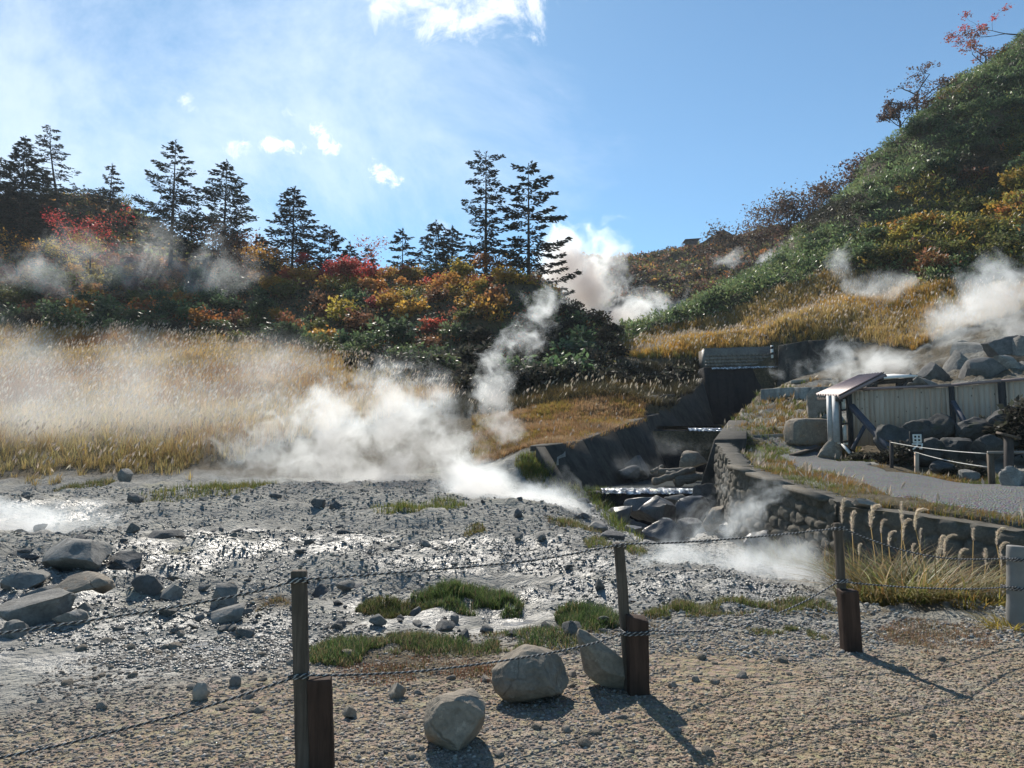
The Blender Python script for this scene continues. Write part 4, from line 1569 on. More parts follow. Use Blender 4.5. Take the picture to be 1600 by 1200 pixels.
put(500, 915, 34, 18, 61, M_DARK_ROCK, 'dark grey stone just right of the top of the first post')
put(552, 915, 38, 14, 62, M_DARK_ROCK, 'flat dark stone in front of the green grass clump')
put(710, 965, 14, 14, 63, M_GREY_ROCK, 'small pointed grey stone in the wet gravel below the grass clump')
put(530, 982, 20, 12, 64, M_DARK_ROCK, 'dark stone in the shining wet gravel right of the first post')
put(648, 955, 20, 13, 65, M_DARK_ROCK, 'dark stone at the lower edge of the grass clump')
put(495, 798, 24, 13, 66, M_DARK_ROCK, 'dark stone at the foot of the big steam cloud')
put(525, 798, 24, 13, 67, M_DARK_ROCK, 'second dark stone at the foot of the big steam cloud')
put(810, 812, 14, 14, 68, M_DARK_ROCK, 'dark lump at the edge of the low steam by the stream')
put(545, 1030, 30, 14, 69, M_TAN_ROCK, 'tan stone among the dry grass right of the first post')
put(618, 1090, 26, 22, 70, M_TAN_ROCK, 'brown angular stone left of the nearest boulder')
put(545, 1128, 22, 18, 71, M_TAN_ROCK, 'brown cobble between the first post and the nearest boulder')
put(758, 1064, 16, 8, 72, M_PALE_ROCK, 'pale yellow pebble left of the mottled boulder')
# stream rocks below the lower weir
for i, (px, pb, w_, h_, mat, lab) in enumerate([
        (1030, 818, 62, 42, M_WETROCK, 'large rounded grey rock below the weir'), (1012, 808, 70, 30, M_WETROCK, 'long grey rock leaning under the weir'),
        (1040, 848, 64, 36, M_WETROCK, 'craggy grey rock nearest in the stream bed'), (1085, 810, 64, 34, M_WETROCK, 'dark blocky rock at the right foot of the weir'),
        (1080, 835, 40, 24, M_DARK_ROCK, 'dark jagged rock behind the steam in the stream'), (1122, 826, 40, 34, M_TAN_ROCK, 'reddish brown rock at the foot of the retaining wall'),
        (1105, 790, 40, 34, M_DARK_ROCK, 'dark rock at the right end of the weir'), (970, 815, 40, 24, M_WETROCK, 'low grey rock at the left foot of the weir'),
        (1060, 795, 40, 22, M_GREY_ROCK, 'angled grey slab resting below the weir lip'), (1150, 838, 46, 22, M_WETROCK, 'smooth grey rock with steam rising over it'),
        (990, 838, 34, 16, M_WETROCK, 'flat wet stone left of the craggy stream rock'), (1195, 872, 60, 42, M_WETROCK, 'dark sloping rock by the steam under the mossy wall'),
        (935, 838, 36, 14, M_GREY_ROCK, 'grey slab on the left stream bank'), (957, 846, 40, 14, M_DARK_ROCK, 'dark slab on the left stream bank')]):
    Yp = 19.0 + (850 - pb) * 0.085 if i not in (11, 12, 13) else (15.5 if i == 11 else None)
    put(px, pb, w_, h_, 100 + i, mat, lab, cuts=8, Y=Yp, sub=4, lo=.55, hi=.85)
# rocks in the pool
put(997, 745, 40, 34, 130, M_DARK_ROCK, 'dark rock standing in the pool below the left wall', Y=29.5)
put(985, 745, 34, 18, 131, M_DARK_ROCK, 'rounded dark rock beside the standing rock in the pool', Y=28.5)
put(1085, 728, 46, 24, 132, M_TAN_ROCK, 'rusty brown rock ledge behind the driftwood', Y=31)
# driftwood
for i, (a, b, r0, lab) in enumerate([((1030, 737, 27.6), (1086, 735, 27.2), .14, 'straight pale driftwood log lying across the pool'),
                                     ((1022, 753, 26.6), (1084, 733, 27.0), .15, 'dark driftwood log slanting over the weir pool'),
                                     ((1040, 742, 27.3), (1098, 742, 27.3), .17, 'thick driftwood log under the straight pale one'),
                                     ((1018, 738, 27.9), (1036, 728, 28.2), .08, 'broken branch stub at the left end of the driftwood'),
                                     ((1055, 752, 26.8), (1100, 744, 26.9), .2, 'stout dark log wedged against the right wall')]):
    p, q_ = at(*a), at(*b)
    mb = MB()
    rr = random.Random(i)
    n = 10
    pts = [lerp(p, q_, k / n) + Vector((0, rr.uniform(-.03, .03), rr.uniform(-.03, .03))) - p for k in range(n + 1)]
    mb.tube(pts, [r0 * (1 - .3 * k / n) * rr.uniform(.9, 1.1) for k in range(n + 1)], 9)
    tag(mb.build('driftwood_log', M_LOG, None, True, p), lab, 'log')
# ledge rocks on the right terrace
v, f = ICO[5]
v = np.sign(v) * np.abs(v) ** .38
v = v * (1 + .07 * fbm(v[:, 0] * 1.5 + 3, v[:, 1] * 1.5, v[:, 2] * 1.5, oct=4) + .02 * fbm(v[:, 0] * 9, v[:, 1] * 9, v[:, 2] * 9, oct=3))[:, None]
v = v / (v.max(0) - v.min(0)) * np.array([1.65, 1.2, 1.15])
c = at(1262, 676, 28.4)
o = link('rock', mesh_np('rock', v, [f], M_TAN_ROCK, smooth=True, sharp=30), None, c, (0, .03, .1))
tag(o, 'big squared brown rock with a flat top left of the hut', 'rock')
put(1303, 722, 44, 36, 141, M_TAN_ROCK, 'brown rock under the hut leg', cuts=8, Y=26.2)
put(1285, 652, 44, 48, 142, M_PALE_ROCK, 'craggy pale rock behind the left side of the hut', cuts=8, Y=31.5, rough=.15)
put(1360, 793, 40, 14, 143, M_PALE_ROCK, 'pale flat stone in the grass at the wall top', Y=13.0)
put(1335, 793, 30, 12, 144, M_TAN_ROCK, 'brown flat stone in the grass at the wall top', Y=13.2)
# boulder pile in front of the board fence
for i, (px, pb, w_, h_, Yr, lab) in enumerate([
        (1415, 720, 78, 64, 23.4, 'mossy boulder coloured dark for shade at the left of the pile under the board fence'), (1452, 690, 62, 40, 23.2, 'round boulder in the upper row left of the middle brace'),
        (1482, 690, 58, 50, 23.0, 'tall round boulder in the upper row against the fence boards'), (1460, 728, 62, 50, 21.8, 'round boulder behind the black sign'),
        (1508, 728, 66, 50, 21.6, 'big round boulder in the lower row right of the sign'), (1535, 688, 66, 42, 22.4, 'smooth blue-grey boulder under the second brace'),
        (1555, 720, 50, 46, 20.6, 'dark boulder behind the lectern post'), (1578, 692, 56, 60, 22.2, 'mossy rock coloured dark for shade against the fence at the right edge'),
        (1622, 682, 60, 70, 22.4, 'mossy rock coloured dark for shade cut by the right edge'), (1592, 768, 40, 44, 14.6, 'grey boulder at the right edge beside the path'),
        (1520, 752, 36, 20, 17.8, 'small pale rock at the foot of the pile by the path'), (1478, 740, 40, 22, 19.6, 'low dark rock at the foot of the pile')]):
    put(px, pb, w_ * .9, h_ * .9, 160 + i, M_SHADE_ROCK if i not in (9, 10) else M_GREY_ROCK, lab, name='boulder', cuts=7, lo=.62, hi=.9, Y=Yr, rough=.1, sink=.1)  # most of the pile takes the shade-darkened rock colour
# big angular rocks in the steam above the fence
for i, (px, pb, w_, h_, Yr, lab) in enumerate([
        (1470, 605, 60, 42, 35, 'dark angular block in the steam above the board fence'), (1452, 612, 50, 26, 33, 'grey flat-faced block just above the fence top'),
        (1510, 590, 56, 46, 37, 'pale grey block half hidden by steam above the fence'), (1545, 600, 60, 44, 34, 'dark rubble block above the fence'),
        (1592, 602, 56, 50, 34, 'tall grey slab at the right edge above the fence'), (1530, 560, 60, 36, 39, 'grey block high in the steam at the right'),
        (1578, 562, 54, 42, 37, 'slanting grey slab high at the right edge'), (1622, 580, 70, 60, 36, 'grey crag cut by the right edge above the fence'),
        (1425, 602, 40, 20, 37, 'low grey block in the steam left of the dark angular block')]):
    put(px, pb, w_, h_, 190 + i, M_GREY_ROCK if i % 3 else M_DARK_ROCK, lab, cuts=8, lo=.4, hi=.7, Y=Yr, rough=.06, sink=.5)
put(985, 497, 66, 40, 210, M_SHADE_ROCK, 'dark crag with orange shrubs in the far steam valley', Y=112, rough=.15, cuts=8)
put(1035, 500, 70, 26, 211, M_GREY_ROCK, 'pale grey rock face beside the crag in the far valley', Y=112, rough=.15, cuts=8)

# many stones of the flat: copies of a few meshes
stone_meshes = [rock_mesh(300 + i, M_GREY_ROCK if i % 3 else M_DARK_ROCK, 3, 16, .12, (1, .85, .6), .4, .8) for i in range(12)]
stone_tan = [rock_mesh(320 + i, M_TAN_ROCK if i % 2 else M_PALE_ROCK, 3, 8, .06, (1, .85, .65), .6, .92) for i in range(6)]
def scatter_stones(n, region, meshes, smin, smax, label, group, seed, name='stone'):
    r = np.random.default_rng(seed)
    x0, x1, y0, y1 = region
    k = 0
    while k < n:
        px, py = r.uniform(x0, x1, n), r.uniform(y0, y1, n)
        p, ok = ray_ground(px, py)
        dens = fbm(p[:, 0] * .5, p[:, 1] * .5, oct=2)
        for i in range(n):
            if k >= n or not ok[i] or p[i, 1] > 27 or dens[i] < r.uniform(-.5, .3) or inside(TERRACE, p[i:i + 1, 0], p[i:i + 1, 1])[0]:
                continue
            s = (smin + (smax - smin) * r.random() ** 2.6) * (0.6 + p[i, 1] / 14)
            o = link(name, meshes[r.integers(len(meshes))], None, (p[i, 0], p[i, 1], p[i, 2] + s * .2), (r.uniform(-.3, .3), r.uniform(-.3, .3), r.uniform(0, 6.3)), (s, s * r.uniform(.7, 1.1), s * r.uniform(.7, 1.2)))
            tag(o, label, 'stone', group)
            k += 1
scatter_stones(230, (0, 960, 775, 1000), stone_meshes, .035, .15, 'angular dark grey stone lying on the wet grey mud flat', 'loose stones of the mud flat', 5)
scatter_stones(70, (0, 460, 985, 1120), stone_tan, .02, .055, 'rounded tan cobble on the stony ground left of the first post', 'cobbles left of the first post', 6, 'cobble')
scatter_stones(90, (480, 1600, 1020, 1195), stone_tan, .012, .05, 'small tan stone on the open gravel right of the first post', 'loose stones on the open gravel', 7, 'stone')
# ------------------------------------------------------------------ plants: shared material with per-vertex leaf colour
def leaf_mat(name, transl=0.45, rough=0.5, spec=0.3, var=0.35, hue=0.02):
    m, t = new_mat(name)
    a = t.n('ShaderNodeAttribute', attribute_name='col')
    oi = t.n('ShaderNodeObjectInfo')
    hs = t.n('ShaderNodeHueSaturation')
    t.l(t.math('ADD', 1 - var / 2, t.math('MULTIPLY', oi.outputs['Random'], var)), hs.inputs['Value'])
    rnd2 = t.math('FRACT', t.math('MULTIPLY', oi.outputs['Random'], 17.31))
    t.l(t.math('ADD', 0.5 - hue, t.math('MULTIPLY', rnd2, hue * 2)), hs.inputs['Hue'])
    t.l(a.outputs['Color'], hs.inputs['Color'])
    p = t.n('ShaderNodeBsdfPrincipled')
    t.l(hs.outputs[0], p.inputs['Base Color'])
    p.inputs['Roughness'].default_value = rough
    p.inputs['Specular IOR Level'].default_value = spec
    tr = t.n('ShaderNodeBsdfTranslucent')
    t.l(hs.outputs[0], tr.inputs['Color'])
    mx = t.n('ShaderNodeMixShader')
    mx.inputs[0].default_value = transl
    t.l(p.outputs[0], mx.inputs[1])
    t.l(tr.outputs[0], mx.inputs[2])
    finish(t, mx.outputs[0])
    return m


M_LEAF = leaf_mat('autumn_leaf', 0.58, 0.55, 0.25)
M_GLOSSY = leaf_mat('glossy_evergreen_leaf', 0.5, 0.45, 0.35)
M_NEEDLE = leaf_mat('conifer_needle', 0.35, 0.6, 0.2, 0.25)
M_GRASS = leaf_mat('grass_blade', 0.5, 0.5, 0.35, 0.15, 0.01)
M_PLUME = leaf_mat('pampas_plume', 0.6, 0.8, 0.1, 0.1, 0.005)
M_BARK = stone_mat('bark', (0.035, 0.028, 0.024), (0.1, 0.085, 0.075), 6.0, per_object=0.2)


def jitter_col(base, n, r, amt=0.25, hue=0.1):
    base = np.asarray(base, float)
    c = np.repeat(base[None], n, 0) if base.ndim == 1 else base.copy()
    c = c * (1 + amt * r.uniform(-1, 1, (n, 1)))
    c = c * (1 + hue * r.uniform(-1, 1, (n, 3)))
    return np.clip(c, 0.002, 1)


def rand_unit(r, n):
    v = r.normal(size=(n, 3))
    return v / np.linalg.norm(v, axis=1)[:, None]


def leaf_quads(P_, A, Bv, ln, wd, cols):
    """rhombic leaves: centre P_, along A, across Bv"""
    A = A * (ln / 2)[:, None]
    Bv = Bv * (wd / 2)[:, None]
    V = np.stack([P_ - A, P_ + Bv, P_ + A, P_ - Bv], 1).reshape(-1, 3)
    q = np.arange(len(P_) * 4).reshape(-1, 4)
    return V, q, np.repeat(cols, 4, 0)


def frame(r, n, flat=0.0, out=None):
    """random leaf axes; flat > 0 pulls leaf planes towards horizontal; out = outward directions the leaves droop along"""
    A = rand_unit(r, n)
    if out is not None:
        A = A * 0.8 + out
    A[:, 2] *= (1 - flat * .7)
    A /= np.linalg.norm(A, axis=1)[:, None] + 1e-9
    N = rand_unit(r, n)
    N[:, 2] = np.abs(N[:, 2]) + flat * 1.5
    B_ = np.cross(A, N)
    B_ /= np.linalg.norm(B_, axis=1)[:, None] + 1e-9
    return A, B_


def blades(P_, H, W, lean_dir, lean, cols, tipcols=None, segs=3):
    """curved tapering blades; returns verts, quads list, tris list, cols"""
    n = len(P_)
    side = np.stack([-lean_dir[:, 1], lean_dir[:, 0], np.zeros(n)], -1)
    rows = []
    cc = []
    for k in range(segs + 1):
        s = k / segs
        off = lean_dir * (lean * s ** 2 * H)[:, None]
        z = H * (s - 0.25 * lean * s ** 2)
        c = P_ + np.concatenate([off[:, :2], z[:, None]], 1)
        w = W * (1 - s ** 1.5)
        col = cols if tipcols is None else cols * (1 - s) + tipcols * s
        if k < segs:
            rows.append(c - side * (w / 2)[:, None])
            rows.append(c + side * (w / 2)[:, None])
            cc += [col, col]
        else:
            rows.append(c)
            cc.append(col)
    V = np.stack(rows, 1)
    m = V.shape[1]
    base = np.arange(n)[:, None] * m
    quads = [base + np.array([[2 * k, 2 * k + 1, 2 * k + 3, 2 * k + 2]]) for k in range(segs - 1)]
    q = np.concatenate(quads) if quads else np.zeros((0, 4), int)
    t_ = base + np.array([[2 * segs - 2, 2 * segs - 1, 2 * segs]])
    return V.reshape(-1, 3), q, t_, np.stack(cc, 1).reshape(-1, 3)


class Acc:
    def __init__(self):
        self.v, self.q, self.t, self.c, self.b = [], [], [], [], 0

    def add(self, V, q=None, t_=None, c=None):
        self.v.append(V)
        if q is not None and len(q):
            self.q.append(q + self.b)
        if t_ is not None and len(t_):
            self.t.append(t_ + self.b)
        self.c.append(c)
        self.b += len(V)

    def mesh(self, name, mat):
        fs = []
        if self.q:
            fs.append(np.concatenate(self.q))
        if self.t:
            fs.append(np.concatenate(self.t))
        return mesh_np(name, np.concatenate(self.v), fs, mat, np.concatenate(self.c))


# ---- shrubs
PAL = {
    'green': [(0.07, 0.105, 0.05), (0.1, 0.14, 0.065), (0.05, 0.075, 0.045)],
    'olive': [(0.13, 0.14, 0.045), (0.16, 0.16, 0.05), (0.09, 0.1, 0.04)],
    'yellow': [(0.42, 0.27, 0.05), (0.34, 0.23, 0.05), (0.24, 0.2, 0.05)],
    'orange': [(0.38, 0.17, 0.05), (0.31, 0.14, 0.05), (0.4, 0.22, 0.06)],
    'red': [(0.4, 0.08, 0.055), (0.33, 0.085, 0.055), (0.28, 0.1, 0.055)],
    'russet': [(0.2, 0.09, 0.05), (0.16, 0.08, 0.05), (0.24, 0.115, 0.05)],
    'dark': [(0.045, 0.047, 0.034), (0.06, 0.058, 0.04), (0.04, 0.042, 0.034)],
    'brown': [(0.09, 0.062, 0.05), (0.11, 0.075, 0.05), (0.075, 0.055, 0.048)],
}


def shrub_mesh(seed, kind, n=700, leaf=0.26, aspect=0.5, lobes=7, mat=None, hgt=0.75, open_=0.25):
    """unit shrub: radius about 1, sits on z=0; several leafy lobes round short stems"""
    r = np.random.default_rng(seed)
    cen = np.stack([r.uniform(-.6, .6, lobes), r.uniform(-.6, .6, lobes), r.uniform(.25, 1.0, lobes) * hgt], -1)
    rad = r.uniform(.3, .55, lobes)
    pal = np.array(PAL[kind])
    lc = pal[r.integers(0, 3, lobes)] * r.uniform(.75, 1.3, (lobes, 1))
    k = r.integers(0, lobes, n)
    d = rand_unit(r, n)
    d[:, 2] = d[:, 2] * .8 + .15
    rr = rad[k] * (r.uniform(open_, 1.0, n) ** .5) * (1 + .25 * r.normal(size=n))
    P_ = cen[k] + d * rr[:, None]
    P_[:, 2] = np.abs(P_[:, 2])
    A, B_ = frame(r, n, .3, d)
    ln = leaf * r.uniform(.6, 1.3, n)
    a = Acc()
    V, q, c = leaf_quads(P_, A, B_, ln, ln * aspect, jitter_col(lc[k], n, r))
    a.add(V, q, None, c)
    # stems
    sp = np.zeros((lobes, 3))
    sp[:, :2] = cen[:, :2] * .3
    for i in range(lobes):
        dv = cen[i] - sp[i]
        s = np.cross(dv, (0.3, 1, 0.1))
        s = s / np.linalg.norm(s) * .025
        u = np.cross(dv, s)
        u = u / np.linalg.norm(u) * .025
        V = np.stack([sp[i] - s - u * .6, sp[i] + s - u * .6, sp[i] + u, cen[i]])
        a.add(V, None, np.array([[0, 1, 3], [1, 2, 3], [2, 0, 3]]), np.tile((.05, .04, .035), (4, 1)))
    return a.mesh('shrub', mat or M_LEAF)


SHR = {}
for i, (k, n, leaf, asp, mat) in enumerate([('green', 900, .2, .5, M_GLOSSY), ('olive', 800, .19, .55, M_LEAF), ('yellow', 750, .19, .6, M_LEAF), ('orange', 750, .19, .6, M_LEAF),
                                            ('red', 750, .19, .6, M_LEAF), ('russet', 750, .19, .6, M_LEAF), ('dark', 750, .22, .55, M_LEAF)]):
    SHR[k] = [shrub_mesh(500 + 10 * i + j, k, n, leaf, asp, 6 + j, mat) for j in range(3)]

SHLAB = {
    'green': ('evergreen_shrub', 'glossy dark green shrub with glinting leaves in the thicket on the central mound', 'glossy evergreen shrubs of the mound', 'shrub'),
    'olive': ('olive_shrub', 'olive green shrub among the autumn thicket of the mound', 'olive shrubs of the mound', 'shrub'),
    'yellow': ('yellow_shrub', 'yellow autumn shrub in the thicket of the mound', 'yellow shrubs of the mound', 'shrub'),
    'orange': ('orange_shrub', 'orange autumn shrub in the thicket of the mound', 'orange shrubs of the mound', 'shrub'),
    'red': ('red_shrub', 'bright red autumn shrub in the thicket of the mound', 'red shrubs of the mound', 'shrub'),
    'russet': ('russet_shrub', 'russet brown shrub in the thicket of the mound', 'russet shrubs of the mound', 'shrub'),
    'dark': ('dark_shrub', 'shrub coloured dark for shade on the steep lower face of the mound', 'dark shrubs of the mound', 'shrub'),
}
rs = np.random.default_rng(77)
n_shrub = {}


def put_shrub(kind, x, y, z, s, lab=None):
    nm, lb, gr, ct = lab or SHLAB[kind]
    me = SHR[kind][rs.integers(3)]
    o = link(nm, me, None, (x, y, z - .12 * s), (rs.uniform(-.15, .15), rs.uniform(-.15, .15), rs.uniform(0, 6.28)), (s * rs.uniform(.85, 1.2), s * rs.uniform(.85, 1.2), s * rs.uniform(.8, 1.2)))
    tag(o, lb, ct, gr)


# mound thicket: positions by rejection so that crowns just touch
cand = []
ys_ = rs.uniform(43.5, 97, 9000)
us_ = rs.uniform(-0.80, 0.165, 9000)
xs_ = us_ * ys_
zs_ = zfun(xs_, ys_)
ppx, ppy = pix(xs_, ys_, zs_)
taken = []
for i in range(9000):
    x, y, px, py = xs_[i], ys_[i], ppx[i], ppy[i]
    front = np.interp(px, [-200, 0, 250, 420, 520, 620, 700, 800, 900, 960], [517, 517, 527, 545, 558, 578, 606, 612, 600, 576])
    if py > front or px < -150 or px > 955 or y < 43.5:
        continue
    rad = rs.uniform(1.35, 2.3)
    if any((x - a) ** 2 + (y - b) ** 2 < (0.74 * (rad + c_)) ** 2 for a, b, c_ in taken):
        continue
    taken.append((x, y, rad))
    up = (front - py) / 120.0 + float(fbm(np.array([x * .09]), np.array([y * .09]), oct=3)[0]) * .5
    rnd = rs.random()
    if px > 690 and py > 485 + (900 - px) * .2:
        kind = 'dark' if rnd < .75 else 'green'  # shady face of the mound: shade put into darker leaf colours
    elif up < .38:
        kind = 'green' if rnd < .66 else ('olive' if rnd < .78 else 'orange' if rnd < .86 else 'russet' if rnd < .93 else 'dark')
    elif up < .66:
        kind = 'green' if rnd < .3 else ('olive' if rnd < .52 else 'orange' if rnd < .72 else 'yellow' if rnd < .84 else 'russet' if rnd < .95 else 'red')
    else:
        kind = 'orange' if rnd < .34 else ('yellow' if rnd < .54 else 'russet' if rnd < .72 else 'red' if rnd < .78 else 'olive')
    if px < 260 and kind in ('green', 'dark') and rs.random() < .5 and up > .3:
        kind = 'yellow' if rs.random() < .5 else 'orange'
    put_shrub(kind, x, y, zs_[i], rad)
    n_shrub[kind] = n_shrub.get(kind, 0) + 1
print('shrubs', n_shrub)

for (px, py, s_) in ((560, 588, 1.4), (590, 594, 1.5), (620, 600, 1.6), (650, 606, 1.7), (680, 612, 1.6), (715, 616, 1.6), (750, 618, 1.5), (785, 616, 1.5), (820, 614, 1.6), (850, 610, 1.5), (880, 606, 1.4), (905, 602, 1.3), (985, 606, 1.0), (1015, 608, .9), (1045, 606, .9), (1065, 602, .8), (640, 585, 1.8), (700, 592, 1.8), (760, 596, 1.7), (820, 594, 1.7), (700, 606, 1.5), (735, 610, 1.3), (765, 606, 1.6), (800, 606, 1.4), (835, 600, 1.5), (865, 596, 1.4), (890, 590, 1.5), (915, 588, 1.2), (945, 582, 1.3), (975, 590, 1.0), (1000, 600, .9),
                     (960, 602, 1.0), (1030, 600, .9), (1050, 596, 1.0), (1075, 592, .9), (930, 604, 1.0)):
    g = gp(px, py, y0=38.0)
    put_shrub('dark', g.x, g.y, g.z, s_)  # dark shrubs added to paint shade along the foot of the mound
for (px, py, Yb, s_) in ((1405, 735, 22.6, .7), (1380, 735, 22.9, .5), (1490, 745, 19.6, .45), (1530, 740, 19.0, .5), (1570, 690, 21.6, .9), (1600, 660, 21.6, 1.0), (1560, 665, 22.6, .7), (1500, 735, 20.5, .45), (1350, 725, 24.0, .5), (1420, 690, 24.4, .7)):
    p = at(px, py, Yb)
    put_shrub('dark', p.x, p.y, max(zz(p.x, p.y), p.z - .3), s_, ('dark_shrub', 'bush coloured dark for shade among the boulders below the board fence', 'dark bushes among the boulders', 'bush'))  # dark leaf palette stands for the shade below the fence

# ---- leafy ground cover between the shrubs and on the hillsides: leaf clumps standing on the terrain
def cover(name, label, px0, px1, y0, y1, u0, u1, nclump, per, rad, leaf, asp, colfun, accept, mat, seed, hgt=.7, cat='undergrowth'):
    r = np.random.default_rng(seed)
    Y = np.exp(r.uniform(math.log(y0), math.log(y1), nclump * 3))
    X = r.uniform(u0, u1, nclump * 3) * Y
    Z = zfun(X, Y)
    px, py = pix(X, Y, Z)
    ok = accept(px, py, X, Y, Z) & (px > px0) & (px < px1)
    X, Y, Z, px, py = [a[ok][:nclump] for a in (X, Y, Z, px, py)]
    n = len(X)
    cc = colfun(r, px, py, X, Y)
    cc = cc * r.uniform(.62, 1.35, (n, 1))
    rad_ = rad * r.uniform(.5, 1.6, n)
    k = np.repeat(np.arange(n), per)
    d = rand_unit(r, len(k))
    d[:, 2] = np.abs(d[:, 2])
    dist = r.uniform(.35, 1, len(k)) ** .6
    P_ = np.stack([X[k], Y[k], Z[k] - .1], -1) + d * (rad_[k] * dist)[:, None] * np.array([1, 1, hgt])
    A, B_ = frame(r, len(k), .3, d)
    ln = leaf * r.uniform(.6, 1.4, len(k))
    V, q, c = leaf_quads(P_, A, B_, ln, ln * asp, jitter_col(cc[k], len(k), r))
    o = link(name, mesh_np(name, V, [q], mat, c))
    tag(o, label, cat, kind='stuff')
    return o


def pal_pick(r, weights, n):
    names = list(weights)
    p = np.array([weights[k] for k in names], float)
    k = r.choice(len(names), n, p=p / p.sum())
    out = np.zeros((n, 3))
    for i, nm in enumerate(names):
        m = k == i
        out[m] = np.array(PAL[nm])[r.integers(0, 3, m.sum())]
    return out


PAL['sasa'] = [(0.12, 0.18, 0.08), (0.16, 0.22, 0.095), (0.2, 0.24, 0.1)]
PAL['sasay'] = [(0.3, 0.26, 0.05), (0.33, 0.23, 0.05), (0.22, 0.22, 0.055)]


def front_line(px):
    return np.interp(px, [-300, 0, 250, 420, 520, 620, 700, 800, 900, 960], [520, 520, 530, 548, 560, 580, 608, 614, 602, 580])


cover('undergrowth', 'dark leafy undergrowth between the shrubs of the mound', -300, 960, 46, 110, -.85, .17, 5200, 22, 1.0, .3, .5,
      lambda r, px, py, X, Y: pal_pick(r, {'green': 5, 'dark': 4, 'olive': 2, 'russet': 2, 'orange': 1.2}, len(px)), lambda px, py, X, Y, Z: py < front_line(px), M_LEAF, 21)

cover('hillside_scrub', 'brown and olive scrub on the hazy hill at the far left', -400, 760, 98, 172, -.95, 0.0, 3800, 26, 1.7, .6, .5,
      lambda r, px, py, X, Y: pal_pick(r, {'olive': 3, 'dark': 3, 'russet': 2, 'brown': 2, 'orange': 1}, len(px)), lambda px, py, X, Y, Z: Y > 97, M_LEAF, 22, cat='scrub')


def sasa_line(px):
    """boundary pixel row between the bamboo grass above and the golden grass below"""
    return np.interp(px, [900, 1000, 1060, 1130, 1230, 1300, 1360, 1420, 1500, 1600, 1800], [545, 526, 509, 492, 450, 424, 426, 440, 452, 446, 380])


def colr(r, px, py, X, Y):
    n = len(px)
    nz = fbm(px / 95 + py / 160 + 5, py / 42, oct=3)
    nzb = fbm(px / 42 + 9, py / 22, oct=3)
    g = pal_pick(r, {'sasa': 1}, n)
    yv = pal_pick(r, {'sasay': 5, 'orange': .5, 'olive': 3, 'russet': .5}, n)
    band = sstep(235, 300, py - (px - 1400) * -0.25) * sstep(1330, 1450, px + (py - 330) * .8) * (1 - sstep(405, 430, py + nzb * 25))
    m = (band + nzb * .8 > .45) | (nzb > .68)
    out = np.where(m[:, None], yv, g)
    dk = pal_pick(r, {'dark': 1}, n)
    md = nz < -.5  # diagonal shade bands painted in with dark leaf colours
    out = np.where(md[:, None], dk, out)
    return out


cover('bamboo_grass', 'dense dark green bamboo grass with yellow patches covering the steep right hillside', 940, 2600, 52, 112, .13, 1.35, 8500, 52, 1.05, .36, .32, colr,
      lambda px, py, X, Y, Z: (py < sasa_line(px) + 6 * vnoise(px / 14, py / 14)) & (X / Y > .16), M_GLOSSY, 23, hgt=1.0, cat='bamboo grass')

cover('distant_scrub', 'russet and brown scrub covering the far hill below the houses', 780, 1420, 112, 215, -.02, .62, 6500, 24, 1.7, .7, .5,
      lambda r, px, py, X, Y: pal_pick(r, {'russet': 2.5, 'brown': 4, 'dark': 4, 'orange': .6, 'olive': 3}, len(px)),
      lambda px, py, X, Y, Z: ~((Y < 128) & (px > 925) & (px < 1085)), M_LEAF, 24, cat='scrub')

# ---- individual shrubs on the right hillside
RLAB = {
    'yellow': ('yellow_shrub', 'yellow autumn shrub in the bright band across the right hillside', 'yellow shrubs of the right hillside', 'shrub'),
    'orange': ('orange_shrub', 'orange autumn shrub on the right hillside', 'orange shrubs of the right hillside', 'shrub'),
    'russet': ('russet_shrub', 'russet shrub on the right hillside', 'russet shrubs of the right hillside', 'shrub'),
    'olive': ('olive_shrub', 'olive green shrub on the right hillside', 'olive shrubs of the right hillside', 'shrub'),
}
for kind, spots in {'yellow': [(1480, 360), (1505, 352), (1530, 360), (1450, 372), (1560, 320), (1590, 305), (1570, 345), (1425, 385), (1400, 400), (1500, 385), (1590, 280)],
                    'orange': [(1415, 362), (1575, 330), (1125, 455)],
                    'russet': [(1430, 425), (1455, 430), (1520, 265)],
                    'olive': [(1460, 340), (1540, 345), (1490, 330), (1520, 315), (1390, 418), (1480, 410), (1560, 400), (1590, 390)]}.items():
    for (px, py) in spots:
        g = gp(px, py + 8, y0=40.0)
        put_shrub(kind, g.x, g.y, g.z, rs.uniform(1.1, 1.9), RLAB[kind])

hb = 0
for _ in range(4000):
    px, py = rs.uniform(1010, 1640), rs.uniform(70, 520)
    if hb >= 90:
        break
    if py > sasa_line(px) - 4 or py < np.interp(px, [1000, 1060, 1200, 1340, 1400, 1500, 1600, 1700], [520, 490, 410, 300, 215, 135, 65, 0]) + 6:
        continue
    if vnoise(np.array([px / 60]), np.array([py / 30]))[0] < -.15 or (px > 1380 and 280 < py < 420 and rs.random() < .75):
        continue
    g, ok = ray_ground(px, py, y0=44.0)
    if not ok[0] or g[0, 1] > 100:
        continue
    put_shrub('green', g[0, 0], g[0, 1], g[0, 2], rs.uniform(.8, 1.7), ('evergreen_shrub', 'dark green bush rising from the bamboo grass on the right hillside', 'green bushes of the right hillside', 'shrub'))
    hb += 1

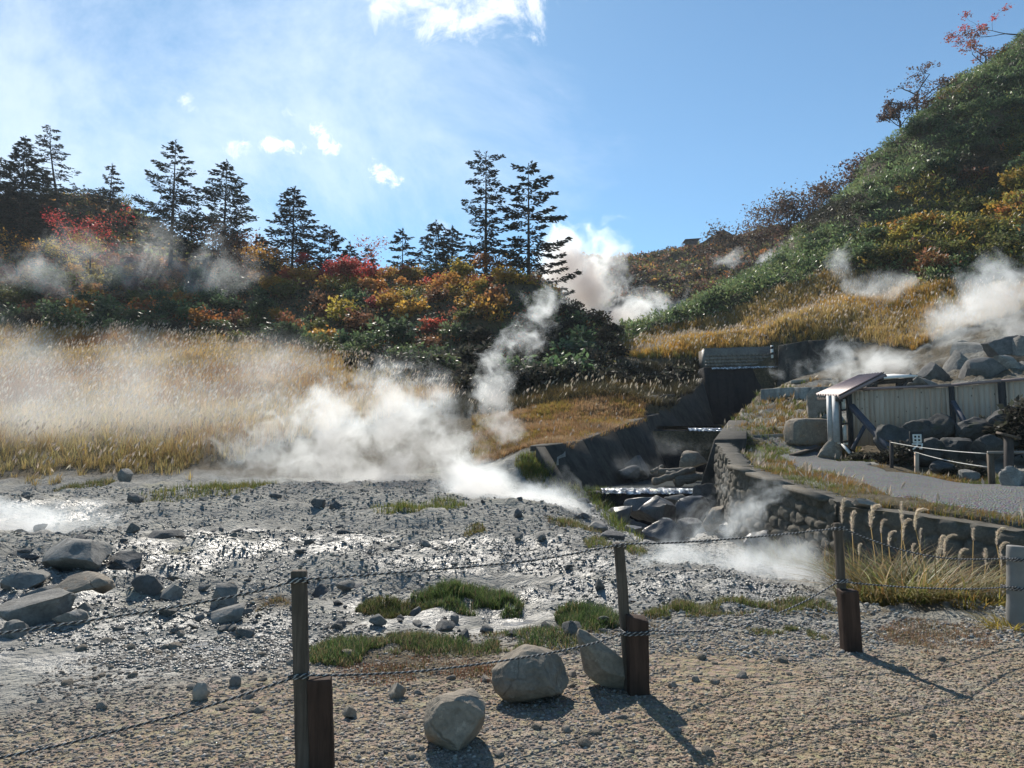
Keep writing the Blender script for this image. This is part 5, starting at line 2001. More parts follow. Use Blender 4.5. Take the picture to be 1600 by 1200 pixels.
# ---- broadleaf trees
def branch_tree(seed, h, spread, trunk_r, levels=4, lean=(0, 0), first=.35, nb=(2, 4), up=.6, wig=.22):
    """skeleton: list of (points, radii) and twig tips"""
    r = random.Random(seed)
    segs, tips = [], []
    def grow(p, d, L, rad, lev):
        pts, rd = [p], [rad]
        n = 4
        for k in range(n):
            d = (d + Vector((r.uniform(-wig, wig), r.uniform(-wig, wig), r.uniform(-wig, wig) + .04))).normalized()
            p = p + d * (L / n)
            pts.append(p)
            rd.append(rad * (1 - .45 * (k + 1) / n))
        segs.append((pts, rd))
        if lev >= levels:
            tips.append(pts[-1])
            tips.append(pts[-2])
            return
        for b in range(r.randint(*nb)):
            a = r.uniform(0, 6.283)
            o = Vector((math.cos(a), math.sin(a), 0))
            nd = (d * up + o * spread + Vector((0, 0, .15))).normalized()
            st = pts[r.randint(2, n)] if b else pts[-1]
            grow(st, nd, L * r.uniform(.6, .85), rd[-1] * r.uniform(.6, .9), lev + 1)
    d0 = Vector((lean[0], lean[1], 1)).normalized()
    grow(Vector((0, 0, -.2)), d0, h * first, trunk_r, 1)
    return segs, tips


def norm_tree(segs, tips, h, wdt=None):
    top = max(p.z for p in tips)
    k = h / top
    kx = k
    if wdt:
        ext = max(max(p.x for p in tips) - min(p.x for p in tips), .1)
        kx = wdt / ext
    f = lambda p: Vector((p.x * kx, p.y * kx, p.z * k))
    return [([f(p) for p in pts], rd) for pts, rd in segs], [f(p) for p in tips]


def make_tree(name, label, cat, base, h, wdt, seed, kind, mat=M_LEAF, leaf=.3, per=26, clump=.8, trunk_r=.16, levels=4, lean=(0, 0), first=.35, spread=.8, group=None, nb=(2, 4), cols=None):
    segs, tips = branch_tree(seed, h, spread, trunk_r, levels, lean, first, nb)
    segs, tips = norm_tree(segs, tips, h, wdt)
    root = empty(name, base, label, cat, group)
    mb = MB()
    for pts, rd in segs:
        mb.tube(pts, [max(.012, x) for x in rd], 6 if rd[0] > .05 else 4, cap=False)
    mb.build('trunk', M_BARK, root, True)
    r = np.random.default_rng(seed)
    T = np.array([tuple(p) for p in tips])
    k = np.repeat(np.arange(len(T)), per)
    P_ = T[k] + r.normal(size=(len(k), 3)) * clump * np.array([.5, .5, .38])
    A, B_ = frame(r, len(k), .35)
    pal = np.array(PAL[kind])
    tc_ = pal[r.integers(0, 3, len(T))] * r.uniform(.75, 1.3, (len(T), 1))
    ln = leaf * r.uniform(.6, 1.3, len(k))
    V, q, c = leaf_quads(P_, A, B_, ln, ln * .6, jitter_col(tc_[k], len(k), r))
    link('crown', mesh_np('crown', V, [q], mat, c), root)
    return root


def tree_px(name, label, px, pb, ptop, wpx, Y, seed, kind, **kw):
    b = at(px, pb, Y)
    zb = zz(b.x, Y)
    h = at(px, ptop, Y).z - zb
    return make_tree(name, label, 'tree', (b.x, Y, zb), h, wpx * Y / F, seed, kind, **kw)


tree_px('maple_tree', 'round-crowned red maple at the left, below the sparse pine', 145, 400, 325, 105, 88, 1, 'red', per=22, leaf=.3, clump=1.4, spread=.95, nb=(3, 4), first=.3)
tree_px('maple_tree', 'dark red cone-shaped tree behind the thin steam, under the tall conifers', 343, 440, 350, 78, 90, 2, 'russet', per=36, leaf=.3, clump=1.7, first=.2, nb=(3, 4))
tree_px('maple_tree', 'small scarlet maple at the crest, right of the dark full conifer', 545, 445, 402, 48, 84, 3, 'red', per=34, clump=.8, trunk_r=.07)
tree_px('maple_tree', 'thin pinkish red maple with see-through crown on the crest', 592, 440, 385, 48, 86, 4, 'red', per=10, clump=.8, trunk_r=.08)
tree_px('maple_tree', 'tiny crimson maple in the middle of the crest thicket', 675, 452, 430, 20, 82, 5, 'red', per=34, clump=.5, trunk_r=.05, levels=3)
tree_px('maple_tree', 'red maple near the right end of the mound, left of the steam', 768, 490, 440, 60, 74, 6, 'red', per=30, clump=.8, trunk_r=.07)
tree_px('maple_tree', 'small red maple at the left foot of the dark full conifer', 475, 425, 397, 20, 88, 7, 'red', per=30, clump=.5, trunk_r=.05, levels=3)
tree_px('birch_tree', 'orange birch on the crest right of the dark full conifer', 410, 445, 395, 60, 87, 8, 'orange', per=34, clump=.9)
tree_px('birch_tree', 'golden yellow tree in the middle of the crest', 710, 455, 408, 50, 80, 9, 'yellow', per=30, clump=.8, trunk_r=.08)
tree_px('birch_tree', 'orange yellow tree near the two tall pines', 765, 440, 400, 44, 78, 10, 'orange', per=24, clump=.8, trunk_r=.08)
tree_px('birch_tree', 'yellow orange tree at the left edge below the pines', 25, 455, 370, 90, 90, 11, 'orange', per=34, clump=1.1)
tree_px('birch_tree', 'golden tree below the red maple at the left', 95, 450, 372, 90, 87, 12, 'yellow', per=34, clump=1.0)
tree_px('birch_tree', 'olive brown round tree on the far-left hill right of the small pine', 195, 345, 312, 44, 128, 13, 'olive', per=30, clump=1.3, levels=3)
# ridge trees, right
tree_px('ridge_tree', 'open branching tree standing on the right ridge against the sky', 1438, 200, 108, 76, 86, 21, 'brown', per=9, leaf=.3, clump=.6, trunk_r=.2, spread=.85, first=.4)
tree_px('ridge_tree', 'dark tree leaning left out of the right ridge', 1412, 222, 158, 62, 85.5, 22, 'brown', per=20, leaf=.3, clump=.6, lean=(-.75, 0), trunk_r=.16)
tree_px('ridge_tree', 'small brown tree on the ridge just right of the open branching tree', 1482, 165, 118, 34, 87, 23, 'brown', per=16, leaf=.3, clump=.5, trunk_r=.1)
tree_px('ridge_tree', 'spreading reddish tree on the upper right ridge', 1540, 122, 45, 74, 88.5, 24, 'russet', per=18, leaf=.3, clump=.6, trunk_r=.16)
tree_px('ridge_tree', 'red tree cut by the right edge on top of the ridge', 1604, 75, 10, 56, 90, 25, 'red', per=26, leaf=.3, clump=.6, trunk_r=.14)
for i, (px, ptop, wp, Y, pb) in enumerate([(1180, 345, 56, 128, 400), (1205, 325, 60, 126, 395), (1235, 312, 58, 124, 385), (1262, 306, 56, 122, 370), (1288, 305, 50, 120, 355), (1312, 290, 46, 116, 345),
                                            (1335, 278, 44, 112, 335), (1160, 362, 50, 132, 400), (1225, 340, 60, 122, 400), (1350, 262, 40, 100, 310), (1376, 246, 36, 96, 280)]):
    tree_px('bare_tree', 'dark brown half-bare tree in the wood behind the green ridge', px, pb, ptop, wp, Y, 40 + i, 'brown', per=46, leaf=.46, clump=1.9, trunk_r=.14, group='half-bare trees behind the ridge', levels=3, nb=(3, 4))

# ---- conifers: trunk, whorled limbs, needle sprays
def conifer(name, label, px, ptop, Y, wpx, seed, density=1.0, bare=.12, droop=.25, taper=1.0, irregular=.25, top_frac=1.0, col=(0.022, 0.032, 0.024), nwh=None, extra=(), spray=.55, pb=None, bend=0.0):
    r = np.random.default_rng(seed)
    x = at(px, 400, Y).x
    zb = zz(x, Y)
    h = at(px, ptop, Y).z - zb
    R = wpx * Y / F * 1.3
    root = empty(name, (x, Y, zb), label, 'tree')
    mb = MB()
    n = 12
    ph = r.uniform(0, 6)
    cx = lambda s: bend * h * math.sin(s * 3.0 + ph) * .02 * 3
    mb.tube([(cx(k / n), 0, -.4 + (h + .4) * k / n) for k in range(n + 1)], [max(.02, h * .016 * (1 - k / n) + .015) for k in range(n + 1)], 7)
    limbs = []
    nw = nwh or int(h / .62)
    for wI in range(nw):
        s = bare + (1 - bare) * (wI + r.uniform(-.2, .2)) / nw
        if s > .985:
            continue
        prof = (1 - s) ** taper * (1 if s > bare + .1 else .8)
        prof = max(prof, .06)
        m = r.integers(3, 6)
        a0 = r.uniform(0, 6.28)
        for b in range(m):
            if r.random() > density:
                continue
            L = R * prof * (1 + irregular * r.uniform(-1, .8))
            limbs.append((s, a0 + b * 6.283 / m + r.uniform(-.3, .3), L))
    for e in extra:
        limbs.append(e)
    Ps, As, Ls = [], [], []
    for s, a, L in limbs:
        o = np.array([math.cos(a), math.sin(a), 0])
        z0 = h * s
        dr = droop * (1.15 - s) + r.uniform(-.08, .08)
        upt = r.uniform(.05, .2)
        npt = max(4, int(L / .3))
        t_ = np.linspace(0, 1, npt)
        line = np.stack([cx(s) + o[0] * L * t_, o[1] * L * t_, z0 - L * dr * t_ + L * (dr * .6 + upt) * t_ ** 2.5], -1)
        mb.tube([tuple(p) for p in line[::max(1, npt // 4)]], [.035 * (1 - .8 * k / max(1, len(line[::max(1, npt // 4)]) - 1)) * (.4 + L * .3) for k in range(len(line[::max(1, npt // 4)]))], 4, cap=False)
        ns = int(L * 17 * spray / .55) + 6
        tt = r.uniform(.12, 1.02, ns) ** .8
        idx_ = np.clip(tt * (npt - 1), 0, npt - 1.001)
        i0 = idx_.astype(int)
        base = line[i0] + (line[i0 + 1] - line[i0]) * (idx_ - i0)[:, None]
        side = np.array([-o[1], o[0], 0])
        wspread = .34 * L * (1 - .65 * tt) * r.uniform(-1, 1, ns)
        p = base + side[None] * wspread[:, None] * .8 + r.normal(size=(ns, 3)) * np.array([.07, .07, .07])
        d = o[None] * .9 + side[None] * (np.sign(wspread) * r.uniform(.2, .9, ns))[:, None] + np.array([0, 0, -.12])[None] + r.normal(size=(ns, 3)) * .22
        Ps.append(p)
        As.append(d / np.linalg.norm(d, axis=1)[:, None])
        Ls.append(np.full(ns, spray))
    # leader
    p = np.stack([np.full(14, cx(1)), np.zeros(14), r.uniform(h * .93, h * 1.0, 14)], -1) + r.normal(size=(14, 3)) * .06
    d = rand_unit(r, 14) * .8 + np.array([0, 0, .9])
    Ps.append(p)
    As.append(d / np.linalg.norm(d, axis=1)[:, None])
    Ls.append(np.full(14, .35))
    P_, A, L_ = np.concatenate(Ps), np.concatenate(As), np.concatenate(Ls)
    m = len(P_)
    N = rand_unit(r, m) * .7 + np.array([0, 0, 1])
    B_ = np.cross(A, N)
    B_ /= np.linalg.norm(B_, axis=1)[:, None]
    ln = L_ * r.uniform(.6, 1.3, m)
    V, q, c = leaf_quads(P_ + A * ln[:, None] * .3, A, B_, ln, ln * .34, jitter_col(np.array(col) * 1.5, m, r, .35))
    V2, q2, c2 = leaf_quads(P_ + A * ln[:, None] * .3, A, np.cross(A, B_), ln * .9, ln * .26, jitter_col(np.array(col), m, r, .35))
    mb.build('trunk', M_BARK, root, True)
    link('crown', mesh_np('crown', np.concatenate([V, V2]), [np.concatenate([q, q2 + len(V)])], M_NEEDLE, np.concatenate([c, c2])), root)
    return root


conifer('pine_tree', 'broad hazy pine at the far left edge', 28, 213, 100, 70, 1, taper=.8, col=(.035, .045, .04))
conifer('pine_tree', 'sparse crooked pine with a thin wavy trunk at the far left', 82, 197, 100, 36, 2, density=.38, taper=.35, bare=.35, irregular=.5, col=(.03, .04, .035), bend=1.2, spray=.45)
conifer('pine_tree', 'small slim pine standing alone left of the tall conifers', 168, 256, 112, 30, 3, density=.6, taper=.7, bare=.2, irregular=.4, col=(.035, .045, .04))
conifer('pine_tree', 'tall layered conifer, first of the three big ones at the left', 267, 220, 96, 66, 4, density=.75, taper=.75, bare=.18, irregular=.35, col=(.028, .038, .032))
conifer('pine_tree', 'tall dense conifer in the middle of the three big ones', 349, 250, 96, 66, 5, density=.8, taper=.7, bare=.12, irregular=.35, col=(.028, .038, .03))
conifer('pine_tree', 'dark full conifer, rightmost of the three big ones', 457, 292, 92, 62, 6, density=1.0, taper=.75, bare=.06, irregular=.25, col=(.016, .024, .02))
conifer('pine_tree', 'short dark conifer beside the dark full one', 514, 354, 93, 40, 7, density=.9, taper=.7, bare=.05, col=(.018, .026, .02))
conifer('pine_tree', 'little dark conifer behind the scarlet maple', 546, 378, 95, 28, 8, density=.9, bare=.05, col=(.018, .026, .022))
conifer('pine_tree', 'open small conifer alone in the middle of the skyline', 629, 358, 93, 34, 9, density=.7, taper=.7, bare=.08, irregular=.35, col=(.02, .028, .026))
conifer('pine_tree', 'dense conifer, left one of the close pair in mid skyline', 681, 345, 95, 30, 10, density=1.0, taper=.5, bare=.05, col=(.03, .042, .04))
conifer('pine_tree', 'rounded conifer, right one of the close pair in mid skyline', 707, 353, 96, 26, 11, density=1.0, taper=.45, bare=.05, col=(.03, .042, .042))
conifer('pine_tree', 'small conifer left of the narrow tall pine', 735, 378, 98, 18, 12, density=.8, bare=.05, col=(.03, .04, .04))
conifer('pine_tree', 'tall narrow pine with short ragged branches', 759, 236, 84, 29, 13, density=.72, taper=.18, bare=.12, irregular=.5, droop=.35, col=(.016, .024, .02), spray=.5)
conifer('pine_tree', 'tall flat-layered pine at the right end of the mound with one long low branch', 826, 255, 80, 50, 14, density=.82, taper=.34, bare=.1, irregular=.45, droop=.1, col=(.014, .021, .017),
        extra=((.12, .05, 4.9), (.14, -.25, 4.2), (.32, .1, 4.0), (.62, .0, 3.4), (.1, 3.4, 3.0)), nwh=16, spray=.62)
conifer('pine_tree', 'pale small conifer in the steam between the two tall pines', 803, 372, 104, 22, 15, density=.8, bare=.05, col=(.04, .05, .05))
conifer('pine_tree', 'small conifer at the foot of the short dark one', 575, 385, 97, 24, 16, density=.8, bare=.05, col=(.02, .028, .024))
conifer('pine_tree', 'low dark conifer between the dense and the dark full conifers', 405, 365, 98, 34, 17, density=.9, bare=.05, col=(.02, .028, .024))
conifer('pine_tree', 'flat-topped pine on the far-left ridge', 125, 290, 122, 36, 18, density=.7, taper=.3, bare=.3, col=(.035, .045, .04))
conifer('pine_tree', 'dark pine mass below the broad hazy pine', 60, 275, 106, 50, 19, density=1, taper=.5, bare=.05, col=(.03, .038, .034))
conifer('pine_tree', 'dark pine cut by the left edge', -8, 245, 104, 60, 20, density=.9, taper=.6, bare=.05, col=(.032, .04, .036))
# ------------------------------------------------------------------ grasses
def pampas_field(name, label, accept, n, u0, u1, y0, y1, seed, hmin, hmax, colfun, per=11, plume=.6, wid=.03, cat='pampas grass', plume_len=.28, pw=.07):
    r = np.random.default_rng(seed)
    Y = np.sqrt(r.uniform(y0 ** 2, y1 ** 2, n * 4))
    X = r.uniform(u0, u1, n * 4) * Y
    Z = zfun(X, Y)
    px, py = pix(X, Y, Z)
    ok = accept(px, py, X, Y, Z)
    X, Y, Z, px, py = [a[ok][:n] for a in (X, Y, Z, px, py)]
    n = len(X)
    base, tip, hs = colfun(r, px, py, X, Y)
    a = Acc()
    k = np.repeat(np.arange(n), per)
    m = len(k)
    H = r.uniform(hmin, hmax, n)[k] * hs[k] * r.uniform(.5, 1.0, m)
    ang = r.uniform(0, 6.283, m)
    ld = np.stack([np.cos(ang), np.sin(ang), np.zeros(m)], -1)
    P_ = np.stack([X[k], Y[k], Z[k] - .05], -1) + ld * r.uniform(0, .18, m)[:, None] * np.array([1, 1, 0])
    wd = wid * r.uniform(.7, 1.4, m) * (Y[k] / 40) ** .7
    bc = jitter_col(base[k], m, r, .3, .12)
    tcx = jitter_col(tip[k], m, r, .3, .12)
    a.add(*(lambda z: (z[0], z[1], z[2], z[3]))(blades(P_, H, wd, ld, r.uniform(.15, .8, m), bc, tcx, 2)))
    # plumes on tall stalks
    pk = np.where(r.random(n * 2) < plume)[0] % n
    m = len(pk)
    ang = r.normal(.6, .7, m)
    ld = np.stack([np.cos(ang), np.sin(ang), np.zeros(m)], -1)
    Hs = hs[pk] * r.uniform(hmin, hmax, m) * 1.12
    P_ = np.stack([X[pk], Y[pk], Z[pk]], -1) + np.stack([r.uniform(-.25, .25, m), r.uniform(-.25, .25, m), np.zeros(m)], -1)
    lean = r.uniform(.08, .28, m)
    a.add(*blades(P_, Hs, wd[0] * .4 + np.zeros(m), ld, lean, jitter_col(np.array((.22, .17, .08)), m, r), None, 2))
    top = P_ + ld * (lean * Hs)[:, None] + np.stack([np.zeros(m), np.zeros(m), Hs * (1 - .25 * lean)], -1)
    for j in range(2):
        d = ld * r.uniform(.2, .8, (m, 1)) + np.array([0, 0, 1.0]) + r.normal(size=(m, 3)) * .15
        d /= np.linalg.norm(d, axis=1)[:, None]
        B_ = np.cross(d, rand_unit(r, m))
        B_ /= np.linalg.norm(B_, axis=1)[:, None]
        ln = plume_len * r.uniform(.7, 1.3, m) * (Y[pk] / 40) ** .3
        V, q, c = leaf_quads(top - d * ln[:, None] * .35, d, B_, ln, pw * r.uniform(.7, 1.4, m) * (Y[pk] / 40) ** .5, jitter_col(np.array((.46, .39, .31)), m, r, .25, .05))
        a.add(V, q, None, c)
    o = link(name, a.mesh(name, M_GRASS))
    return tag(o, label, cat, kind='stuff')


def left_cols(r, px, py, X, Y):
    n = len(px)
    nz = fbm(X * .16, Y * .16, oct=3) + .35 * r.uniform(-1, 1, n)
    gold = np.array((.48, .31, .09))
    strw = np.array((.5, .38, .18))
    rust = np.array((.3, .15, .05))
    grn = np.array((.31, .31, .14))
    t1 = sstep(-.3, .3, nz)[:, None]
    base = strw * t1 + gold * (1 - t1)
    base = np.where((nz < -.32)[:, None], rust, base)
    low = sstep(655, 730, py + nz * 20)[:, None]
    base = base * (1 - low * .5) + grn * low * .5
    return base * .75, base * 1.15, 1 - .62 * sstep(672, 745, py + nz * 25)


def left_line(px):
    return np.interp(px, [-400, 0, 250, 420, 520, 620, 700, 760], [512, 514, 526, 545, 562, 596, 622, 650])


def low_line(px):
    return np.interp(px, [-400, 0, 120, 250, 300, 420, 560, 640, 720, 800], [752, 752, 748, 744, 740, 700, 668, 650, 632, 618])


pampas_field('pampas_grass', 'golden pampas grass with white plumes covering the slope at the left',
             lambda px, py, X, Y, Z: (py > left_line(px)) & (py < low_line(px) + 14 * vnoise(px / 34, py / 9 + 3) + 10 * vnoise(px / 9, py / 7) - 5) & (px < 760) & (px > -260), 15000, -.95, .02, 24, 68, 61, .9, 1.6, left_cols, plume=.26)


def right_cols(r, px, py, X, Y):
    n = len(px)
    nz = fbm(X * .2 + 3, Y * .2 + X * .1, oct=3) + .3 * r.uniform(-1, 1, n)
    gold = np.array((.46, .27, .06))
    strw = np.array((.46, .33, .13))
    grn = np.array((.2, .2, .06))
    t1 = sstep(-.2, .35, nz)[:, None]
    base = gold * (1 - t1) + strw * t1
    base = np.where((nz < -.38)[:, None], grn, base)
    return base * .75, base * 1.1, np.ones(n)


pampas_field('golden_grass', 'golden dry grass with pale plumes on the slope above the dam',
             lambda px, py, X, Y, Z: (py > sasa_line(px) + 6 * vnoise(px / 14, py / 14)) & (X / Y > .13) & (py < np.interp(px, [900, 1000, 1090, 1110, 1215, 1240, 1310, 1420, 1440, 1800], [548, 560, 562, 548, 543, 536, 532, 545, 556, 556])) & (X / Y < 1.1) & (Y > 44.5),
             12000, .13, 1.1, 44, 72, 62, .45, .9, right_cols, plume=.14, cat='dry grass')


def brown_cols(r, px, py, X, Y):
    n = len(px)
    nz = fbm(X * .5, Y * .5, oct=3) + .3 * r.uniform(-1, 1, n)
    a = np.array((.36, .22, .09))
    b = np.array((.4, .28, .15))
    c = np.array((.32, .24, .06))
    t1 = sstep(-.3, .3, nz)[:, None]
    base = a * (1 - t1) + b * t1
    base = np.where((nz < -.35)[:, None], c, base)
    return base * .6, base, np.ones(n)


def shade_cols(r, px, py, X, Y):  # shade at the mound's foot put into the blade colours
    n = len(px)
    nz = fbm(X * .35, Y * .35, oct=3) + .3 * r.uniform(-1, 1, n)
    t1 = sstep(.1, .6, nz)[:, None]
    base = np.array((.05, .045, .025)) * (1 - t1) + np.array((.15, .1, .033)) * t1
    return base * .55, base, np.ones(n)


pampas_field('dry_grass', 'matted brown dry grass on the bank above the channel wall',
             lambda px, py, X, Y, Z: (px > 740) & (px < 1010) & (Y > 27) & (Y < 42.5) & (X / Y < .19) & ~inside(CHANNEL, X, Y) & (py > 606) & (px > 735 + (690 - py) * -.2), 7000, -.06, .2, 27, 43, 63, .22, .42, brown_cols, per=14, plume=.008, wid=.03, cat='dry grass', plume_len=.2)
pampas_field('dry_grass', 'shade-darkened dry grass and plumes at the foot of the mound, left of the dam',
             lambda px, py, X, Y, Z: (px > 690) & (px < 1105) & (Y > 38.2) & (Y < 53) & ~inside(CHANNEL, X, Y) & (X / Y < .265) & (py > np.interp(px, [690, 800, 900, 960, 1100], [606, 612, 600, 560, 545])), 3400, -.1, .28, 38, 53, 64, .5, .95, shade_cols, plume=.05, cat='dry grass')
# terrace weeds
def weed_cols(r, px, py, X, Y):
    n = len(px)
    nz = fbm(X * .9, Y * .9, oct=2) + .4 * r.uniform(-1, 1, n)
    g = np.array((.14, .17, .045))
    o_ = np.array((.3, .18, .06))
    t1 = sstep(-.25, .35, nz)[:, None]
    b = g * (1 - t1) + o_ * t1
    return b * .6, b, np.ones(n)


def on_path(X, Y):
    poly = [(p[0], p[1]) for p in A] + [(p[0], p[1]) for p in B[::-1]]
    return inside(poly, X, Y)


A, B = resample(pl, NL), resample(pr, NL)
r_ledge = np.random.default_rng(8)
pampas_field('weeds', 'green and orange weeds along both edges of the gravel path', lambda px, py, X, Y, Z: inside(TERRACE, X, Y) & ~on_path(X, Y) & (Y < 31) & (Y > 9.5) & (X < 14)
             & (fbm(X * .7 + 3, Y * .7, oct=3) > -.3) & ((Y < 24) | (px < 1345)) & ~((px > 1380) & (py < 742)), 7500, .2, 1.0, 9.6, 31, 65, .1, .26, weed_cols, per=9, plume=.02, wid=.025, cat='weeds')
pampas_field('weeds', 'orange weeds and grass on the rocky ledge left of the hut', lambda px, py, X, Y, Z: inside(TERRACE, X, Y) & (Y > 29) & (Y < 44) & (px < 1300) & (px > 1215 - 90 * (r_ledge.random(len(px)) < .3)) & (fbm(X * .5, Y * .5, oct=3) > -.2), 1300, .2, .5, 29, 44, 66, .2, .5, weed_cols, per=10, plume=.1, wid=.03, cat='weeds')


# ---- grass clumps of the mud flat: each patch is one plant mat
def grass_patch(label, pixs, n, h, green, dry, seed, mix=.3, name='grass_clump', wid=.006, region=None):
    r = np.random.default_rng(seed)
    Pl = []
    g0 = gp(pixs[0][0], pixs[0][1])
    for (px, py, rx, ry) in pixs:
        g = gp(px, py)
        ex = rx * g.y / F
        ey = max(abs(gp(px, py - ry).y - g.y), .05)
        m = int(n * rx * ry / sum(p[2] * p[3] for p in pixs))
        a_ = r.uniform(0, 6.283, m)
        q = np.sqrt(r.uniform(0, 1, m)) * (1 + .25 * fbm(np.cos(a_) * 2 + seed, np.sin(a_) * 2, oct=2))
        Pl.append(np.stack([g.x + np.cos(a_) * q * ex, g.y + np.sin(a_) * q * ey, q], -1))
    Q = np.concatenate(Pl)
    Z = zfun(Q[:, 0], Q[:, 1])
    dens = fbm(Q[:, 0] * 4, Q[:, 1] * 4, oct=2) > -.35
    Q, Z = Q[dens], Z[dens]
    m = len(Q)
    P_ = np.stack([Q[:, 0], Q[:, 1], Z - .01], -1)
    ang = r.uniform(0, 6.283, m)
    ld = np.stack([np.cos(ang), np.sin(ang), np.zeros(m)], -1)
    H = h * r.uniform(.45, 1.1, m) * (1.15 - .6 * Q[:, 2] ** 2)
    isdry = r.random(m) < mix * (.5 + Q[:, 2])
    c = np.where(isdry[:, None], np.array(dry)[None], np.array(green)[None])
    c = jitter_col(c, m, r, .3, .12)
    org = np.array((g0.x, g0.y, g0.z))
    V, q4, t3, cc = blades(P_ - org, H, wid * r.uniform(.6, 1.4, m) * max(1, g0.y / 6) ** .8, ld, r.uniform(.2, .9, m), c * .7, c, 2)
    o = link(name, mesh_np(name, V, [q4, t3], M_GRASS, cc), None, tuple(org))
    return tag(o, label, 'grass clump')


GR, DR = (.1, .15, .048), (.26, .2, .11)
grass_patch('bushy green grass clump in the wet gravel behind the two front boulders', [(735, 935, 80, 13), (690, 932, 45, 12), (795, 938, 26, 10)], 9000, .15, GR, DR, 1, .1)
grass_patch('lower darker grass clump joined to the left of the bushy green one', [(610, 944, 60, 9)], 3500, .11, (.1, .125, .04), DR, 2, .25)
grass_patch('green grass tuft just right of the first post', [(535, 1020, 55, 18)], 4500, .12, GR, DR, 3, .3)
grass_patch('band of green grass running to the second post behind the boulders', [(700, 1010, 120, 16), (850, 1000, 100, 18), (640, 1005, 60, 12)], 9500, .09, GR, DR, 4, .4)
grass_patch('tall green grass tuft at the left foot of the second post', [(920, 970, 55, 18)], 5500, .15, GR, DR, 5, .15)
grass_patch('long low strip of grass from the second post towards the third', [(1060, 962, 70, 9), (1150, 955, 100, 8), (1250, 952, 60, 8)], 7000, .1, (.12, .15, .04), DR, 6, .35)
grass_patch('short grass mat on the gravel left of the third post', [(1235, 992, 65, 9)], 3200, .06, (.13, .15, .05), DR, 7, .3)
grass_patch('dry brown matted grass on the gravel right of the third post', [(1470, 990, 75, 22), (1415, 1000, 30, 20)], 4200, .06, (.16, .14, .06), (.3, .2, .12), 8, .7)
grass_patch('dry reddish weeds between the first post and the mottled boulder', [(640, 1045, 120, 22), (760, 1050, 50, 16)], 3600, .05, (.14, .12, .05), (.22, .1, .06), 9, .75)
grass_patch('mossy green grass bank on the left of the flat below the pampas', [(335, 770, 70, 13), (380, 765, 30, 10)], 3800, .3, (.12, .14, .035), (.24, .2, .06), 10, .3)
grass_patch('grass tussock on a lump of earth at the left of the flat', [(138, 762, 28, 10)], 1200, .28, (.12, .14, .04), (.22, .18, .07), 11, .3)
grass_patch('green grass patch in front of the low steam, middle of the flat', [(640, 800, 60, 11), (690, 795, 40, 9)], 3500, .26, (.13, .16, .04), (.24, .2, .07), 12, .2)
grass_patch('green grassy bank sloping down beside the lower weir', [(930, 790, 50, 20), (960, 812, 30, 10)], 4200, .4, (.13, .17, .04), (.26, .22, .07), 13, .2)
grass_patch('green bank under the left end of the channel wall', [(850, 745, 45, 22), (830, 730, 30, 14)], 3500, .35, (.13, .17, .04), (.26, .22, .07), 14, .25)
grass_patch('small grass tuft above the top of the second post', [(935, 852, 24, 7), (990, 862, 20, 6)], 1400, .16, (.13, .16, .04), DR, 15, .3)
grass_patch('small yellow-green tuft on the grey flat left of the stream bank', [(742, 836, 18, 4)], 700, .12, (.17, .17, .05), DR, 16, .3)
grass_patch('dry tuft among the stones left of the first post', [(430, 945, 22, 8)], 600, .1, (.14, .13, .05), DR, 17, .6)
grass_patch('strip of short grass along the lower stream bank', [(900, 830, 50, 7)], 1500, .2, (.12, .14, .04), DR, 18, .35)
grass_patch('bright green grass at the path corner above the stream', [(1200, 708, 42, 9)], 2000, .28, (.14, .19, .04), DR, 19, .15)


